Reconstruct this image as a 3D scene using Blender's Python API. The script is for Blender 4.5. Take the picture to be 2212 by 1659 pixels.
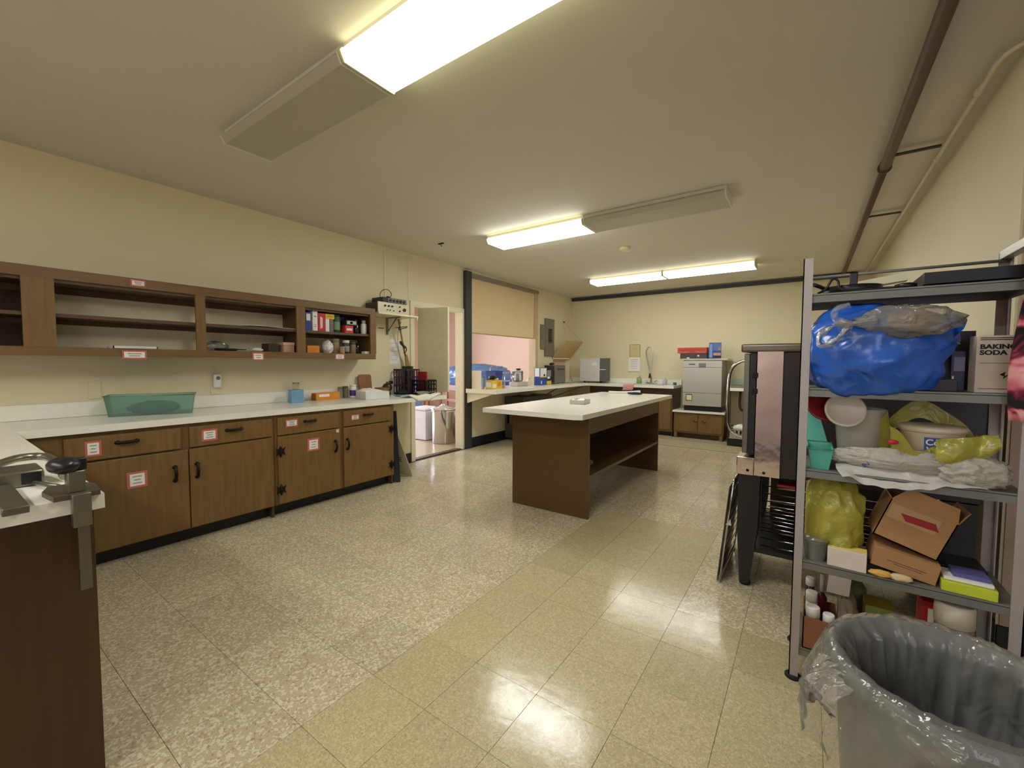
import bpy, bmesh, math, random
from mathutils import Vector, Matrix, noise
for o in list(bpy.data.objects): bpy.data.objects.remove(o)
S = bpy.context.scene
C = S.collection
rnd = random.Random(7)

# ------------------------------------------------------------------ camera
FPX, YAW, PIT, ROL = 913.0, math.radians(-35.06), math.radians(2.851), math.radians(0.212)
fw = Vector((math.sin(YAW)*math.cos(PIT), math.cos(YAW)*math.cos(PIT), -math.sin(PIT)))
ri = Vector((math.cos(YAW), -math.sin(YAW), 0)); up = ri.cross(fw)
ri, up = ri*math.cos(ROL)+up*math.sin(ROL), -ri*math.sin(ROL)+up*math.cos(ROL)
cd = bpy.data.cameras.new('camera'); cd.sensor_width = 36.0; cd.lens = FPX/2212*36.0
cd.clip_start = 0.02; cd.clip_end = 60
cam = bpy.data.objects.new('camera', cd); C.objects.link(cam)
cam.matrix_world = Matrix(((ri.x, up.x, -fw.x, 0), (ri.y, up.y, -fw.y, 0), (ri.z, up.z, -fw.z, 1.30), (0, 0, 0, 1)))
S.camera = cam

# ------------------------------------------------------------------ world, daylight, exposure
w = bpy.data.worlds.new('world'); S.world = w; w.use_nodes = True
w.node_tree.nodes['Background'].inputs[0].default_value = (0.75, 0.85, 1.0, 1)
w.node_tree.nodes['Background'].inputs[1].default_value = 2.0
def area(name, loc, rot, sx, sy, power, col):
    l = bpy.data.lights.new(name, 'AREA'); l.shape = 'RECTANGLE'; l.size = sx; l.size_y = sy; l.energy = power; l.color = col
    o = bpy.data.objects.new(name, l); C.objects.link(o); o.location = loc; o.rotation_euler = rot; return o
# daylight falling through the dining hall windows (wall at x = -9.5)
area('window_daylight', (-9.62, 5.0, 1.55), (0, math.radians(-90), 0), 1.6, 5.6, 410, (0.86, 0.90, 1.0))
# added daylight from an unseen window assumed in the pink wall behind the camera
area('unseen_rear_daylight', (1.2, -2.28, 1.55), (math.radians(90), 0, math.radians(180)), 1.8, 1.3, 40, (0.95, 0.95, 1.0))
TUBE = 14.0            # radiance of the lit fluorescent lenses
S.view_settings.view_transform = 'Standard'; S.view_settings.look = 'None'
S.view_settings.exposure = 0.85; S.view_settings.gamma = 1.0; S.view_settings.use_curve_mapping = False

# ------------------------------------------------------------------ materials
def lin(c): return tuple(((v/255)/12.92 if v/255 <= .04045 else ((v/255+.055)/1.055)**2.4) for v in c[:3])+(1,)
MATS = {}
def mat(name, rgb, rough=.5, metal=0., var=.06, scale=8., bump=0., bscale=60., trans=0., alpha=1., spec=.5, stretch=None, ior=None, coat=0., grain=None, sheen=0.):
    if name in MATS: return MATS[name]
    m = bpy.data.materials.new(name); m.use_nodes = True; N = m.node_tree.nodes; L = m.node_tree.links
    p = N['Principled BSDF']; p.inputs['Roughness'].default_value = rough; p.inputs['Metallic'].default_value = metal
    p.inputs['Specular IOR Level'].default_value = spec; p.inputs['Transmission Weight'].default_value = trans
    p.inputs['Alpha'].default_value = alpha; p.inputs['Coat Weight'].default_value = coat; p.inputs['Coat Roughness'].default_value = .15
    if ior: p.inputs['IOR'].default_value = ior
    tc = N.new('ShaderNodeTexCoord'); mp = N.new('ShaderNodeMapping'); L.new(tc.outputs['Object'], mp.inputs[0])
    if stretch: mp.inputs['Scale'].default_value = stretch
    nz = N.new('ShaderNodeTexNoise'); nz.inputs['Scale'].default_value = scale; nz.inputs['Detail'].default_value = 5
    L.new(mp.outputs[0], nz.inputs[0])
    rp = N.new('ShaderNodeValToRGB'); c = lin(rgb)
    d = grain if grain else var
    rp.color_ramp.elements[0].position = .3; rp.color_ramp.elements[1].position = .7
    rp.color_ramp.elements[0].color = tuple(max(0, v*(1-d)) for v in c[:3])+(1,)
    rp.color_ramp.elements[1].color = tuple(min(1, v*(1+d)) for v in c[:3])+(1,)
    L.new(nz.outputs['Fac'], rp.inputs[0]); L.new(rp.outputs[0], p.inputs['Base Color'])
    if bump > 0:
        bn = N.new('ShaderNodeTexNoise'); bn.inputs['Scale'].default_value = bscale; bn.inputs['Detail'].default_value = 4
        L.new(mp.outputs[0], bn.inputs[0])
        bp = N.new('ShaderNodeBump'); bp.inputs['Strength'].default_value = bump; bp.inputs['Distance'].default_value = .01
        L.new(bn.outputs['Fac'], bp.inputs['Height']); L.new(bp.outputs[0], p.inputs['Normal'])
    MATS[name] = m; return m
def film(name, rgb, opac=.5, rough=.2, transl=.5, bump=.3, bscale=25.):
    """thin plastic film: part see-through, part diffuse and translucent, glossy on top"""
    m = bpy.data.materials.new(name); m.use_nodes = True; N = m.node_tree.nodes; L = m.node_tree.links
    N.remove(N['Principled BSDF']); out = N['Material Output']
    tc = N.new('ShaderNodeTexCoord'); nz = N.new('ShaderNodeTexNoise'); nz.inputs['Scale'].default_value = bscale; nz.inputs['Detail'].default_value = 4; nz.inputs['Distortion'].default_value = 1.2
    L.new(tc.outputs['Object'], nz.inputs[0])
    bp = N.new('ShaderNodeBump'); bp.inputs['Strength'].default_value = bump; bp.inputs['Distance'].default_value = .02; L.new(nz.outputs['Fac'], bp.inputs['Height'])
    di = N.new('ShaderNodeBsdfDiffuse'); di.inputs[0].default_value = lin(rgb); tl = N.new('ShaderNodeBsdfTranslucent'); tl.inputs[0].default_value = lin(rgb)
    L.new(bp.outputs[0], di.inputs['Normal']); L.new(bp.outputs[0], tl.inputs['Normal'])
    mx = N.new('ShaderNodeMixShader'); mx.inputs[0].default_value = transl; L.new(di.outputs[0], mx.inputs[1]); L.new(tl.outputs[0], mx.inputs[2])
    tr = N.new('ShaderNodeBsdfTransparent'); c = lin(rgb); k = .35+.65*opac
    tr.inputs[0].default_value = tuple(1-k*(1-v) for v in c[:3])+(1,)
    m2 = N.new('ShaderNodeMixShader'); m2.inputs[0].default_value = opac; L.new(tr.outputs[0], m2.inputs[1]); L.new(mx.outputs[0], m2.inputs[2])
    gl = N.new('ShaderNodeBsdfGlossy'); gl.inputs['Roughness'].default_value = rough; L.new(bp.outputs[0], gl.inputs['Normal'])
    fr = N.new('ShaderNodeFresnel'); fr.inputs[0].default_value = 1.5; L.new(bp.outputs[0], fr.inputs['Normal'])
    m3 = N.new('ShaderNodeMixShader'); L.new(fr.outputs[0], m3.inputs[0]); L.new(m2.outputs[0], m3.inputs[1]); L.new(gl.outputs[0], m3.inputs[2])
    L.new(m3.outputs[0], out.inputs[0]); return m
def emis(name, rgb, s):
    m = bpy.data.materials.new(name); m.use_nodes = True; N = m.node_tree.nodes; L = m.node_tree.links
    p = N['Principled BSDF']; p.inputs['Base Color'].default_value = (.9, .9, .85, 1); p.inputs['Emission Color'].default_value = rgb+(1,); p.inputs['Emission Strength'].default_value = s
    return m
def tilemat(name, base, light, dark, scale, amt):
    m = bpy.data.materials.new(name); m.use_nodes = True; N = m.node_tree.nodes; L = m.node_tree.links; p = N['Principled BSDF']
    ge = N.new('ShaderNodeNewGeometry'); oi = N.new('ShaderNodeObjectInfo'); mp = N.new('ShaderNodeMapping')
    L.new(ge.outputs['Position'], mp.inputs[0]); mp.inputs['Scale'].default_value = (1, 1, 0.0)
    nd = N.new('ShaderNodeTexNoise'); nd.inputs['Scale'].default_value = scale*.8; L.new(mp.outputs[0], nd.inputs[0])
    ad = N.new('ShaderNodeMixRGB'); ad.blend_type = 'ADD'; ad.inputs[0].default_value = .012; L.new(mp.outputs[0], ad.inputs[1]); L.new(nd.outputs['Color'], ad.inputs[2])
    def cells(sc, thr, soft):
        v = N.new('ShaderNodeTexVoronoi'); v.inputs['Scale'].default_value = sc; L.new(ad.outputs[0], v.inputs[0])
        sp = N.new('ShaderNodeSeparateColor'); L.new(v.outputs['Color'], sp.inputs[0])
        r = N.new('ShaderNodeMapRange'); r.inputs[1].default_value = thr; r.inputs[2].default_value = thr+soft; L.new(sp.outputs[0], r.inputs[0]); return r.outputs[0], sp.outputs[1]
    m1, g1 = cells(scale, 1-amt, .04); m2, g2 = cells(scale*1.25, 1-amt*.33, .04)
    fn = N.new('ShaderNodeTexNoise'); fn.inputs['Scale'].default_value = 260; fn.inputs['Detail'].default_value = 3; L.new(mp.outputs[0], fn.inputs[0])
    r0 = N.new('ShaderNodeValToRGB'); b = lin(base); r0.color_ramp.elements[0].color = tuple(v*.78 for v in b[:3])+(1,); r0.color_ramp.elements[1].color = tuple(min(1, v*1.2) for v in b[:3])+(1,)
    r0.color_ramp.elements[0].position = .3; r0.color_ramp.elements[1].position = .7; L.new(fn.outputs['Fac'], r0.inputs[0])
    def dim(o, k):
        q = N.new('ShaderNodeMath'); q.operation = 'MULTIPLY'; q.inputs[1].default_value = k; L.new(o, q.inputs[0]); return q.outputs[0]
    x1 = N.new('ShaderNodeMixRGB'); L.new(dim(m1, .75), x1.inputs[0]); L.new(r0.outputs[0], x1.inputs[1]); x1.inputs[2].default_value = lin(light)
    x2 = N.new('ShaderNodeMixRGB'); L.new(dim(m2, .7), x2.inputs[0]); L.new(x1.outputs[0], x2.inputs[1]); x2.inputs[2].default_value = lin(dark)
    hs = N.new('ShaderNodeHueSaturation'); vr = N.new('ShaderNodeMapRange'); vr.inputs[3].default_value = .93; vr.inputs[4].default_value = 1.06
    L.new(oi.outputs['Random'], vr.inputs[0]); L.new(vr.outputs[0], hs.inputs['Value']); L.new(x2.outputs[0], hs.inputs['Color']); L.new(hs.outputs[0], p.inputs['Base Color'])
    wv = N.new('ShaderNodeTexNoise'); wv.inputs['Scale'].default_value = 16; wv.inputs['Detail'].default_value = 3; L.new(mp.outputs[0], wv.inputs[0])
    bp = N.new('ShaderNodeBump'); bp.inputs['Strength'].default_value = .08; bp.inputs['Distance'].default_value = .01; hb = N.new('ShaderNodeMath'); hb.operation = 'MULTIPLY_ADD'; hb.inputs[1].default_value = .12; L.new(fn.outputs['Fac'], hb.inputs[0]); L.new(wv.outputs['Fac'], hb.inputs[2]); L.new(hb.outputs[0], bp.inputs['Height']); L.new(bp.outputs[0], p.inputs['Normal'])
    rr = N.new('ShaderNodeMapRange'); rr.inputs[3].default_value = .09; rr.inputs[4].default_value = .21; L.new(wv.outputs['Fac'], rr.inputs[0]); L.new(rr.outputs[0], p.inputs['Roughness'])
    return m
def checks(name, a, b, sc):
    m = bpy.data.materials.new(name); m.use_nodes = True; N = m.node_tree.nodes; L = m.node_tree.links
    tc = N.new('ShaderNodeTexCoord'); ck = N.new('ShaderNodeTexChecker'); ck.inputs[1].default_value = lin(a); ck.inputs[2].default_value = lin(b); ck.inputs[3].default_value = sc
    L.new(tc.outputs['Object'], ck.inputs[0]); L.new(ck.outputs[0], N['Principled BSDF'].inputs['Base Color']); N['Principled BSDF'].inputs['Roughness'].default_value = .9; return m
def floral(name):
    m = bpy.data.materials.new(name); m.use_nodes = True; N = m.node_tree.nodes; L = m.node_tree.links; p = N['Principled BSDF']; p.inputs['Roughness'].default_value = .9
    tc = N.new('ShaderNodeTexCoord'); nz = N.new('ShaderNodeTexNoise'); nz.inputs['Scale'].default_value = 11; nz.inputs['Detail'].default_value = 3; nz.inputs['Distortion'].default_value = .8
    L.new(tc.outputs['Object'], nz.inputs[0]); rp = N.new('ShaderNodeValToRGB'); e = rp.color_ramp.elements
    e[0].position = .44; e[0].color = lin((24, 12, 18)); e[1].position = .50; e[1].color = lin((120, 30, 55))
    for pos, c in ((.56, (205, 110, 120)), (.64, (225, 165, 165))): k = e.new(pos); k.color = lin(c)
    L.new(nz.outputs['Fac'], rp.inputs[0]); L.new(rp.outputs[0], p.inputs['Base Color']); return m

wallm = mat('cream_paint', (224, 212, 176), .6, var=.02, scale=2, bump=.05, bscale=120)
ceilm = mat('ceiling_paint', (216, 209, 192), .8, var=.02, scale=2, bump=.04, bscale=150)
trimw = mat('cream_trim', (232, 222, 190), .45, var=.02)
rosem = mat('pale_rose_paint', (222, 202, 186), .7, var=.02, scale=2)
pinkm = mat('pink_paint', (234, 204, 186), .7, var=.02, scale=2)
tanret = mat('pink_tan_paint', (186, 162, 142), .7, var=.03, scale=2)
lamin = mat('white_laminate', (240, 237, 224), .22, var=.015, scale=30)
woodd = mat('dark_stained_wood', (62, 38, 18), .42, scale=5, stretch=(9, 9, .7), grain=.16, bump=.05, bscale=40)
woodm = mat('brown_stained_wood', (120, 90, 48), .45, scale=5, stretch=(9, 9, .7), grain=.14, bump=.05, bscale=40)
woodh = mat('brown_wood_rail', (116, 86, 48), .45, scale=5, stretch=(9, .7, 9), grain=.14, bump=.05, bscale=40)
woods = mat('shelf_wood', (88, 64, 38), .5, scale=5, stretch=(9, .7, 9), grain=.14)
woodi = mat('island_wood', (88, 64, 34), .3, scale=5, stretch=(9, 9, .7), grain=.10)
blackm = mat('black_paint', (26, 27, 28), .45)
slate = mat('slate_black_paint', (48, 52, 50), .55)
blackp = mat('black_plastic', (20, 20, 22), .35)
steel = mat('stainless_steel', (196, 194, 186), .36, metal=.55, var=.04, stretch=(1, 1, 40))
mirror = mat('polished_steel', (214, 202, 208), .10, metal=1, var=.02, bump=.5, bscale=3.2)
chrome = mat('chrome', (200, 200, 200), .1, metal=1, var=.02)
alum = mat('grey_painted_metal', (172, 162, 157), .45, metal=.2, var=.05)
greym = mat('grey_metal', (122, 120, 113), .5, metal=.25, var=.05)
tsteel = mat('dull_steel', (132, 128, 112), .3, metal=.8, var=.05)
iron = mat('dark_iron', (34, 28, 22), .5, metal=.6)
white = mat('white_plastic', (232, 230, 224), .35, var=.02)
paper = mat('white_paper', (236, 232, 224), .8, var=.03)
redp = mat('red_print', (190, 40, 38), .6)
greyt = mat('grey_ink', (158, 150, 140), .8)
black_ink = mat('black_ink', (22, 20, 20), .7)
cream = mat('cream_plastic', (222, 212, 178), .4, var=.02)
card = mat('cardboard', (170, 126, 82), .75, var=.06, scale=14, bump=.04)
glass = mat('clear_glass', (240, 245, 240), .05, trans=1., ior=1.45, var=0.)
clearp = film('clear_plastic', (225, 228, 222), .22, .12, .5, .15)
liner = film('bin_liner_film', (236, 232, 226), .28, .10, .5, 1.0, 7)
rubber = mat('black_rubber', (18, 18, 18), .8)

# ------------------------------------------------------------------ mesh helpers
class B:
    def __init__(s): s.bm = bmesh.new()
    def _tag(s, faces, m, sm=False):
        for f in faces: f.material_index = m; f.smooth = sm
    def box(s, x0, x1, y0, y1, z0, z1, bev=0., m=0):
        r = bmesh.ops.create_cube(s.bm, size=1.0); vs = r['verts']
        for v in vs: v.co = Vector((x0+(v.co.x+.5)*(x1-x0), y0+(v.co.y+.5)*(y1-y0), z0+(v.co.z+.5)*(z1-z0)))
        fs = list({f for v in vs for f in v.link_faces}); s._tag(fs, m)
        if bev > 0:
            es = list({e for v in vs for e in v.link_edges})
            q = bmesh.ops.bevel(s.bm, geom=es, offset=bev, segments=2, profile=.6, affect='EDGES'); s._tag(q['faces'], m, True)
        return s
    def poly(s, pts, d, m=0):
        """prism: polygon pts (3d) swept by vector d"""
        a = [s.bm.verts.new(Vector(p)) for p in pts]; b = [s.bm.verts.new(Vector(p)+Vector(d)) for p in pts]; n = len(a)
        fs = [s.bm.faces.new(a[::-1]), s.bm.faces.new(b)]
        for i in range(n): fs.append(s.bm.faces.new((a[i], a[(i+1) % n], b[(i+1) % n], b[i])))
        s._tag(fs, m); return s
    def lathe(s, prof, c=(0, 0, 0), seg=24, m=0, axis='z', sy=1., cap=True, sm=True, jit=None):
        rings = []
        for k, (r, h) in enumerate(prof):
            ring = []
            for i in range(seg):
                a = 2*math.pi*i/seg; rr = r*(1+(jit(a, k) if jit else 0))
                p = (rr*math.cos(a), rr*math.sin(a)*sy, h)
                if axis == 'x': p = (p[2], p[0], p[1])
                if axis == 'y': p = (p[0], p[2], p[1])
                ring.append(s.bm.verts.new(Vector(p)+Vector(c)))
            rings.append(ring)
        fs = []
        for k in range(len(rings)-1):
            for i in range(seg): fs.append(s.bm.faces.new((rings[k][i], rings[k][(i+1) % seg], rings[k+1][(i+1) % seg], rings[k+1][i])))
        s._tag(fs, m, sm)
        if cap:
            if prof[0][0] > 1e-4: s._tag([s.bm.faces.new(rings[0][::-1])], m)
            if prof[-1][0] > 1e-4: s._tag([s.bm.faces.new(rings[-1])], m)
        return s
    def cyl(s, c, r, h, seg=20, m=0, axis='z', r2=None): return s.lathe([(r, 0), (r if r2 is None else r2, h)], c, seg, m, axis)
    def tube(s, pts, r, seg=8, m=0, closed=False):
        P = [Vector(p) for p in pts]; n = len(P); rings = []; prev = None
        for i in range(n):
            if closed: t = (P[(i+1) % n]-P[i-1])
            else: t = (P[min(i+1, n-1)]-P[max(i-1, 0)])
            t.normalize()
            if prev is None: q = Vector((0, 0, 1)) if abs(t.z) < .9 else Vector((1, 0, 0)); u = t.cross(q).normalized()
            else: u = (prev-t*prev.dot(t)).normalized()
            prev = u; v = t.cross(u); rr = r[i] if isinstance(r, (list, tuple)) else r
            rings.append([s.bm.verts.new(P[i]+(u*math.cos(2*math.pi*k/seg)+v*math.sin(2*math.pi*k/seg))*rr) for k in range(seg)])
        fs = []
        for i in range(n if closed else n-1):
            a, b = rings[i], rings[(i+1) % n]
            for k in range(seg): fs.append(s.bm.faces.new((a[k], a[(k+1) % seg], b[(k+1) % seg], b[k])))
        s._tag(fs, m, True)
        if not closed: s._tag([s.bm.faces.new(rings[0][::-1]), s.bm.faces.new(rings[-1])], m)
        return s
    def blob(s, c, r, amp=.12, freq=3., seed=0, sub=4, sq=1., fn=None, m=0, ridge=0., rf=2.5):
        q = bmesh.ops.create_icosphere(s.bm, subdivisions=sub, radius=1.0); c = Vector(c)
        for v in q['verts']:
            d = v.co.normalized()
            d = Vector([math.copysign(abs(x)**sq, x) for x in d])
            k = 1+amp*noise.fractal(d*freq+Vector((seed*7.3, seed*3.1, seed)), .7, 2., 4)
            if ridge: k += ridge*((1-2*abs(noise.noise(d*rf+Vector((seed, 9, 5)))))+.5*(1-2*abs(noise.noise(d*rf*2.1+Vector((2, seed, 5))))))
            else: k += amp*.5*abs(noise.noise(d*freq*2.7+Vector((seed, 0, 5))))
            p = c+Vector((d.x*r[0], d.y*r[1], d.z*r[2]))*k
            v.co = fn(p) if fn else p
        s._tag({f for v in q['verts'] for f in v.link_faces}, m, True); return s
    def sheet(s, nu, nv, fn, m=0, sm=True):
        g = [[s.bm.verts.new(Vector(fn(i/nu, j/nv))) for j in range(nv+1)] for i in range(nu+1)]
        fs = [s.bm.faces.new((g[i][j], g[i+1][j], g[i+1][j+1], g[i][j+1])) for i in range(nu) for j in range(nv)]
        s._tag(fs, m, sm); return s
    def ribbon(s, pts, w, seed=0, m=0):
        P = [Vector(p) for p in pts]; n = len(P)
        def f(u, v):
            i = min(int(round(u*(n-1))), n-1); t = (P[min(i+1, n-1)]-P[max(i-1, 0)]).normalized()
            sd = t.cross(Vector((0, -1, .25))).normalized(); q = noise.noise(Vector((i*.35, v*3, seed)))
            ww = w*(.75+.5*noise.noise(Vector((i*.21, 3, seed))))
            return P[i]+sd*ww*(v-.5)+Vector((0, -1, 0))*(.35*w*q+.25*w*math.cos((v-.5)*5))
        return s.sheet(n-1, 8, f, m)
    def xf(s, M):
        bmesh.ops.transform(s.bm, matrix=M, verts=s.bm.verts[:]); return s
    def mesh(s, name, mats):
        bmesh.ops.recalc_face_normals(s.bm, faces=s.bm.faces[:])
        me = bpy.data.meshes.new(name); s.bm.to_mesh(me); s.bm.free()
        for m in (mats if isinstance(mats, (list, tuple)) else [mats]): me.materials.append(m)
        return me
def put(name, me, parent=None, loc=(0, 0, 0)):
    o = bpy.data.objects.new(name, me); C.objects.link(o); o.parent = parent; o.location = loc; return o
def tag(o, label=None, cat=None, group=None, kind=None):
    if label: o['label'] = label
    if cat: o['category'] = cat
    if group: o['group'] = group
    if kind: o['kind'] = kind
    return o
def thing(name, label, cat, loc, group=None, rz=0.):
    o = put(name, None, None, loc); o.rotation_euler.z = rz; o.empty_display_size = .05
    return tag(o, label, cat, group)
def part(root, name, b, mats, label=None, local=False):
    """a part whose shape is given in room coordinates (or local ones) under its thing or part"""
    off = Vector((0, 0, 0)); r = root
    if not local:
        while r is not None: off += r.location; r = r.parent
        b.xf(Matrix.Translation(-off))
    o = put(name, b.mesh(name, mats), root); return tag(o, label)
def solo(name, label, cat, b, mats, group=None, solid=0.):
    xs = [v.co for v in b.bm.verts]; lo = [min(c[i] for c in xs) for i in range(3)]; hi = [max(c[i] for c in xs) for i in range(3)]
    org = Vector(((lo[0]+hi[0])/2, (lo[1]+hi[1])/2, lo[2])); b.xf(Matrix.Translation(-org))
    o = put(name, b.mesh(name, mats), None, org)
    if solid: md = o.modifiers.new('thickness', 'SOLIDIFY'); md.thickness = solid
    return tag(o, label, cat, group)
def struct(name, b, mats, parent=None):
    o = put(name, b.mesh(name, mats), parent)
    return tag(o, kind='structure') if parent is None else o
def text(parent, name, body, size, m, M, bold=0., sx=1.):
    cu = bpy.data.curves.new(name, 'FONT'); cu.body = body; cu.size = size; cu.extrude = .0004; cu.offset = bold; cu.resolution_u = 3
    t = bpy.data.objects.new(name, cu); C.objects.link(t); dg = bpy.context.evaluated_depsgraph_get(); dg.update()
    me = bpy.data.meshes.new_from_object(t.evaluated_get(dg)); bpy.data.objects.remove(t)
    me.transform(M @ Matrix.Diagonal((sx, 1, 1, 1))); me.materials.clear(); me.materials.append(m)
    return put(name, me, parent)
def facing(normal):            # matrix that stands text upright facing +x, -x, +y or -y
    n = Vector(normal); u = Vector((0, 0, 1)); r = u.cross(n)
    return Matrix(((r.x, u.x, n.x, 0), (r.y, u.y, n.y, 0), (r.z, u.z, n.z, 0), (0, 0, 0, 1)))
T = Matrix.Translation
def Rz(a): return Matrix.Rotation(a, 4, 'Z')
def bent(pts, n=6):            # smooth a control polyline (Catmull-Rom)
    P = [Vector(p) for p in pts]; out = []
    for i in range(len(P)-1):
        a, b, c, d = P[max(i-1, 0)], P[i], P[i+1], P[min(i+2, len(P)-1)]
        for k in range(n):
            t = k/n; out.append(.5*((2*b)+(c-a)*t+(2*a-5*b+4*c-d)*t*t+(3*b-a-3*c+d)*t**3))
    return out+[P[-1]]

# ================================================================== THE SETTING
XL, YB, ZC, XR = -4.24, 8.30, 2.70, .74
TP = .3048; X0, Y0 = -.836, 1.365
slab = struct('floor', B().box(XL-.13, 2.6, -2.2, YB+.1, -.12, -.0035), mat('floor_adhesive', (58, 46, 32), .9))
coarse = tilemat('vinyl_tile_chips', (190, 176, 142), (224, 213, 186), (160, 132, 106), 105, .32)
fine = tilemat('vinyl_tile_fine', (186, 172, 132), (204, 191, 152), (160, 145, 108), 150, .30)
def tile_mesh(name, m):
    g = .0008; h = TP/2-g; b = B(); b.box(-h, h, -h, h, -.0035, 0)
    for v in b.bm.verts:
        if v.co.z < -.001: v.co.z = -.0032
    return b.mesh(name, m)
tmC, tmF = tile_mesh('tile', coarse), tile_mesh('tile', fine)
spots = []
for i in range(-12, 8):
    for j in range(-8, 24):
        cx, cy = X0+(i+.5)*TP, Y0+(j+.5)*TP
        if cx < XL-.05 or cx > 2.5 or cy < -2.1 or cy > YB+.05: continue
        if cx < -3.75 and cy < 2.9: continue                     # under the base cabinets
        if cx < -1.9 and cy < .2: continue                       # under the peninsula
        isf = (-1.446 < cx < -.531 and cy < 3.499) or (cx >= -.531 and cy < 2.279)
        a = math.atan2(cx, cy); seen = cy > .1 and -1.62 < a < .42 and not (cx > .74 and cy > 2.8)
        spots.append((0 if seen else 1, math.hypot(cx, cy), cx, cy, isf))
spots.sort()
rest = B()
for n, (u, d, cx, cy, isf) in enumerate(spots):
    if u == 0 and n < 300:
        o = put('tile', tmF if isf else tmC, slab, (cx, cy, rnd.uniform(-.0002, .0002))); o.rotation_euler = (rnd.gauss(0, .0011), rnd.gauss(0, .0011), 0)
    else:
        h = TP/2-.0012; rest.box(cx-h, cx+h, cy-h, cy+h, -.0034, 0, m=1 if isf else 0)
o = put('tile_field', rest.mesh('tile_field', [coarse, fine]), slab); o['kind'] = 'stuff'

struct('ceiling', B().box(XL-.13, 2.6, -2.2, YB+.1, ZC, ZC+.1), ceilm)
# left wall with doorway, serving opening and small hatch
b = B(); x0, x1 = XL-.13, XL
def wl(y0, y1, z0, z1): b.box(x0, x1, y0, y1, z0, z1)
wl(-2.2, 3.80, 0, ZC); wl(3.80, 4.74, 2.05, ZC); wl(4.74, 4.93, 0, ZC); wl(4.93, 6.86, 0, .857); wl(4.93, 6.86, 2.64, ZC)
wl(6.86, 7.45, 0, ZC); wl(7.45, 8.20, 0, .96); wl(7.45, 8.20, 1.40, ZC); wl(8.20, YB, 0, ZC)
struct('wall_left', b, wallm)
struct('wall_back', B().box(XL-.13, XR+.12, YB, YB+.12, 0, ZC), wallm)
struct('wall_right', B().box(XR, XR+.12, 2.83, YB, 0, ZC), wallm)
struct('wall_right_return', B().box(XR+.01, 2.6, 2.82, 2.94, 0, ZC), tanret)
struct('wall_near', B().box(XL-.13, .3, -2.32, -2.2, 0, ZC).box(2.1, 2.6, -2.32, -2.2, 0, ZC).box(.3, 2.1, -2.32, -2.2, 0, .9).box(.3, 2.1, -2.32, -2.2, 2.2, ZC), rosem)
struct('wall_side', B().box(2.6, 2.72, -2.2, 2.94, 0, ZC), rosem)
struct('baseboard_left', B().box(XL, XL+.016, 4.90, 7.75, 0, .145).box(XL, XL+.016, 3.60, 3.73, 0, .12), blackm)
struct('baseboard_back', B().box(-1.0, XR, YB-.016, YB, 0, .12), blackm)
struct('baseboard_right', B().box(XR-.016, XR, 2.83, YB, 0, .12).box(XR, 2.6, 2.806, 2.822, 0, .11), blackm)
struct('trim_1', B().box(XL+.02, .56, YB-.07, YB, 2.625, 2.685, .008), slate)                         # dark pipe cover under the ceiling
struct('trim_2', B().box(XL, XL+.06, 4.77, 4.90, 0, 2.665, .006), slate)                             # dark upright beside the opening
# door casing
struct('trim_3', B().box(XL-.13, XL+.02, 3.735, 3.80, 0, 2.10).box(XL-.13, XL+.02, 4.735, 4.772, 0, 2.10).box(XL-.13, XL+.02, 3.80, 4.735, 2.045, 2.10), trimw)
struct('trim_4', B().box(XL-.10, XL-.02, 3.80, 4.735, .0, .006), mat('threshold', (92, 70, 48), .5))
# serving opening casing
struct('trim_5', B().box(XL-.13, XL+.012, 6.79, 6.88, .905, 2.64).box(XL-.13, XL-.02, 4.93, 6.79, 2.60, 2.64), mat('tan_casing', (205, 180, 140), .5))
# hatch casing
struct('trim_6', B().box(XL-.13, XL+.01, 7.43, 7.455, .95, 1.41).box(XL-.13, XL+.01, 8.185, 8.21, .95, 1.41).box(XL-.13, XL+.01, 7.43, 8.21, 1.385, 1.41), trimw)
# cable raceways above the little wall shelf
struct('trim_7', B().box(XL, XL+.008, 3.338, 3.35, 1.93, ZC), trimw)
struct('trim_8', B().box(XL, XL+.006, 3.708, 3.716, 2.10, ZC), trimw)

# dining hall behind the left wall
DX, DY = -9.5, 9.2
struct('floor', B().box(DX, XL-.13, 1.2, DY, -.1, 0), mat('hall_floor', (196, 176, 150), .2, var=.05, scale=30))
struct('ceiling', B().box(DX, XL-.13, 1.2, DY, 2.9, 3.0), ceilm)
struct('wall_hall_back', B().box(DX-.1, XL-.13, DY, DY+.1, 0, 2.9), pinkm)
struct('wall_hall_near', B().box(DX-.1, XL-.13, 1.1, 1.2, 0, 2.9), pinkm)
b = B(); b.box(DX-.1, DX, 1.2, DY, 0, .75).box(DX-.1, DX, 1.2, DY, 2.35, 2.9)
for y0, y1 in ((1.2, 2.2), (4.0, 4.2), (6.0, 6.2), (7.8, DY)): b.box(DX-.1, DX, y0, y1, .75, 2.35)
struct('wall_hall_left', b, pinkm)
struct('wall_hall_side', B().box(XL-.14, XL-.131, 6.90, DY, 0, 2.9), pinkm)
for n, (y0, y1) in enumerate(((2.2, 4.0), (4.2, 6.0), (6.2, 7.8))):
    f = B()
    for a in ((y0, y0+.06, .75, 2.35), (y1-.06, y1, .75, 2.35), (y0, y1, .75, .81), (y0, y1, 2.29, 2.35), (y0, y1, 1.52, 1.57)): f.box(DX-.08, DX-.02, *a)
    o = struct('window_%d' % (n+1), f, trimw)
    struct('pane', B().box(DX-.055, DX-.05, y0+.05, y1-.05, .80, 2.30), film('window_glass_%d' % n, (250, 252, 255), .02, .02, 0, 0), o)

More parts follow.
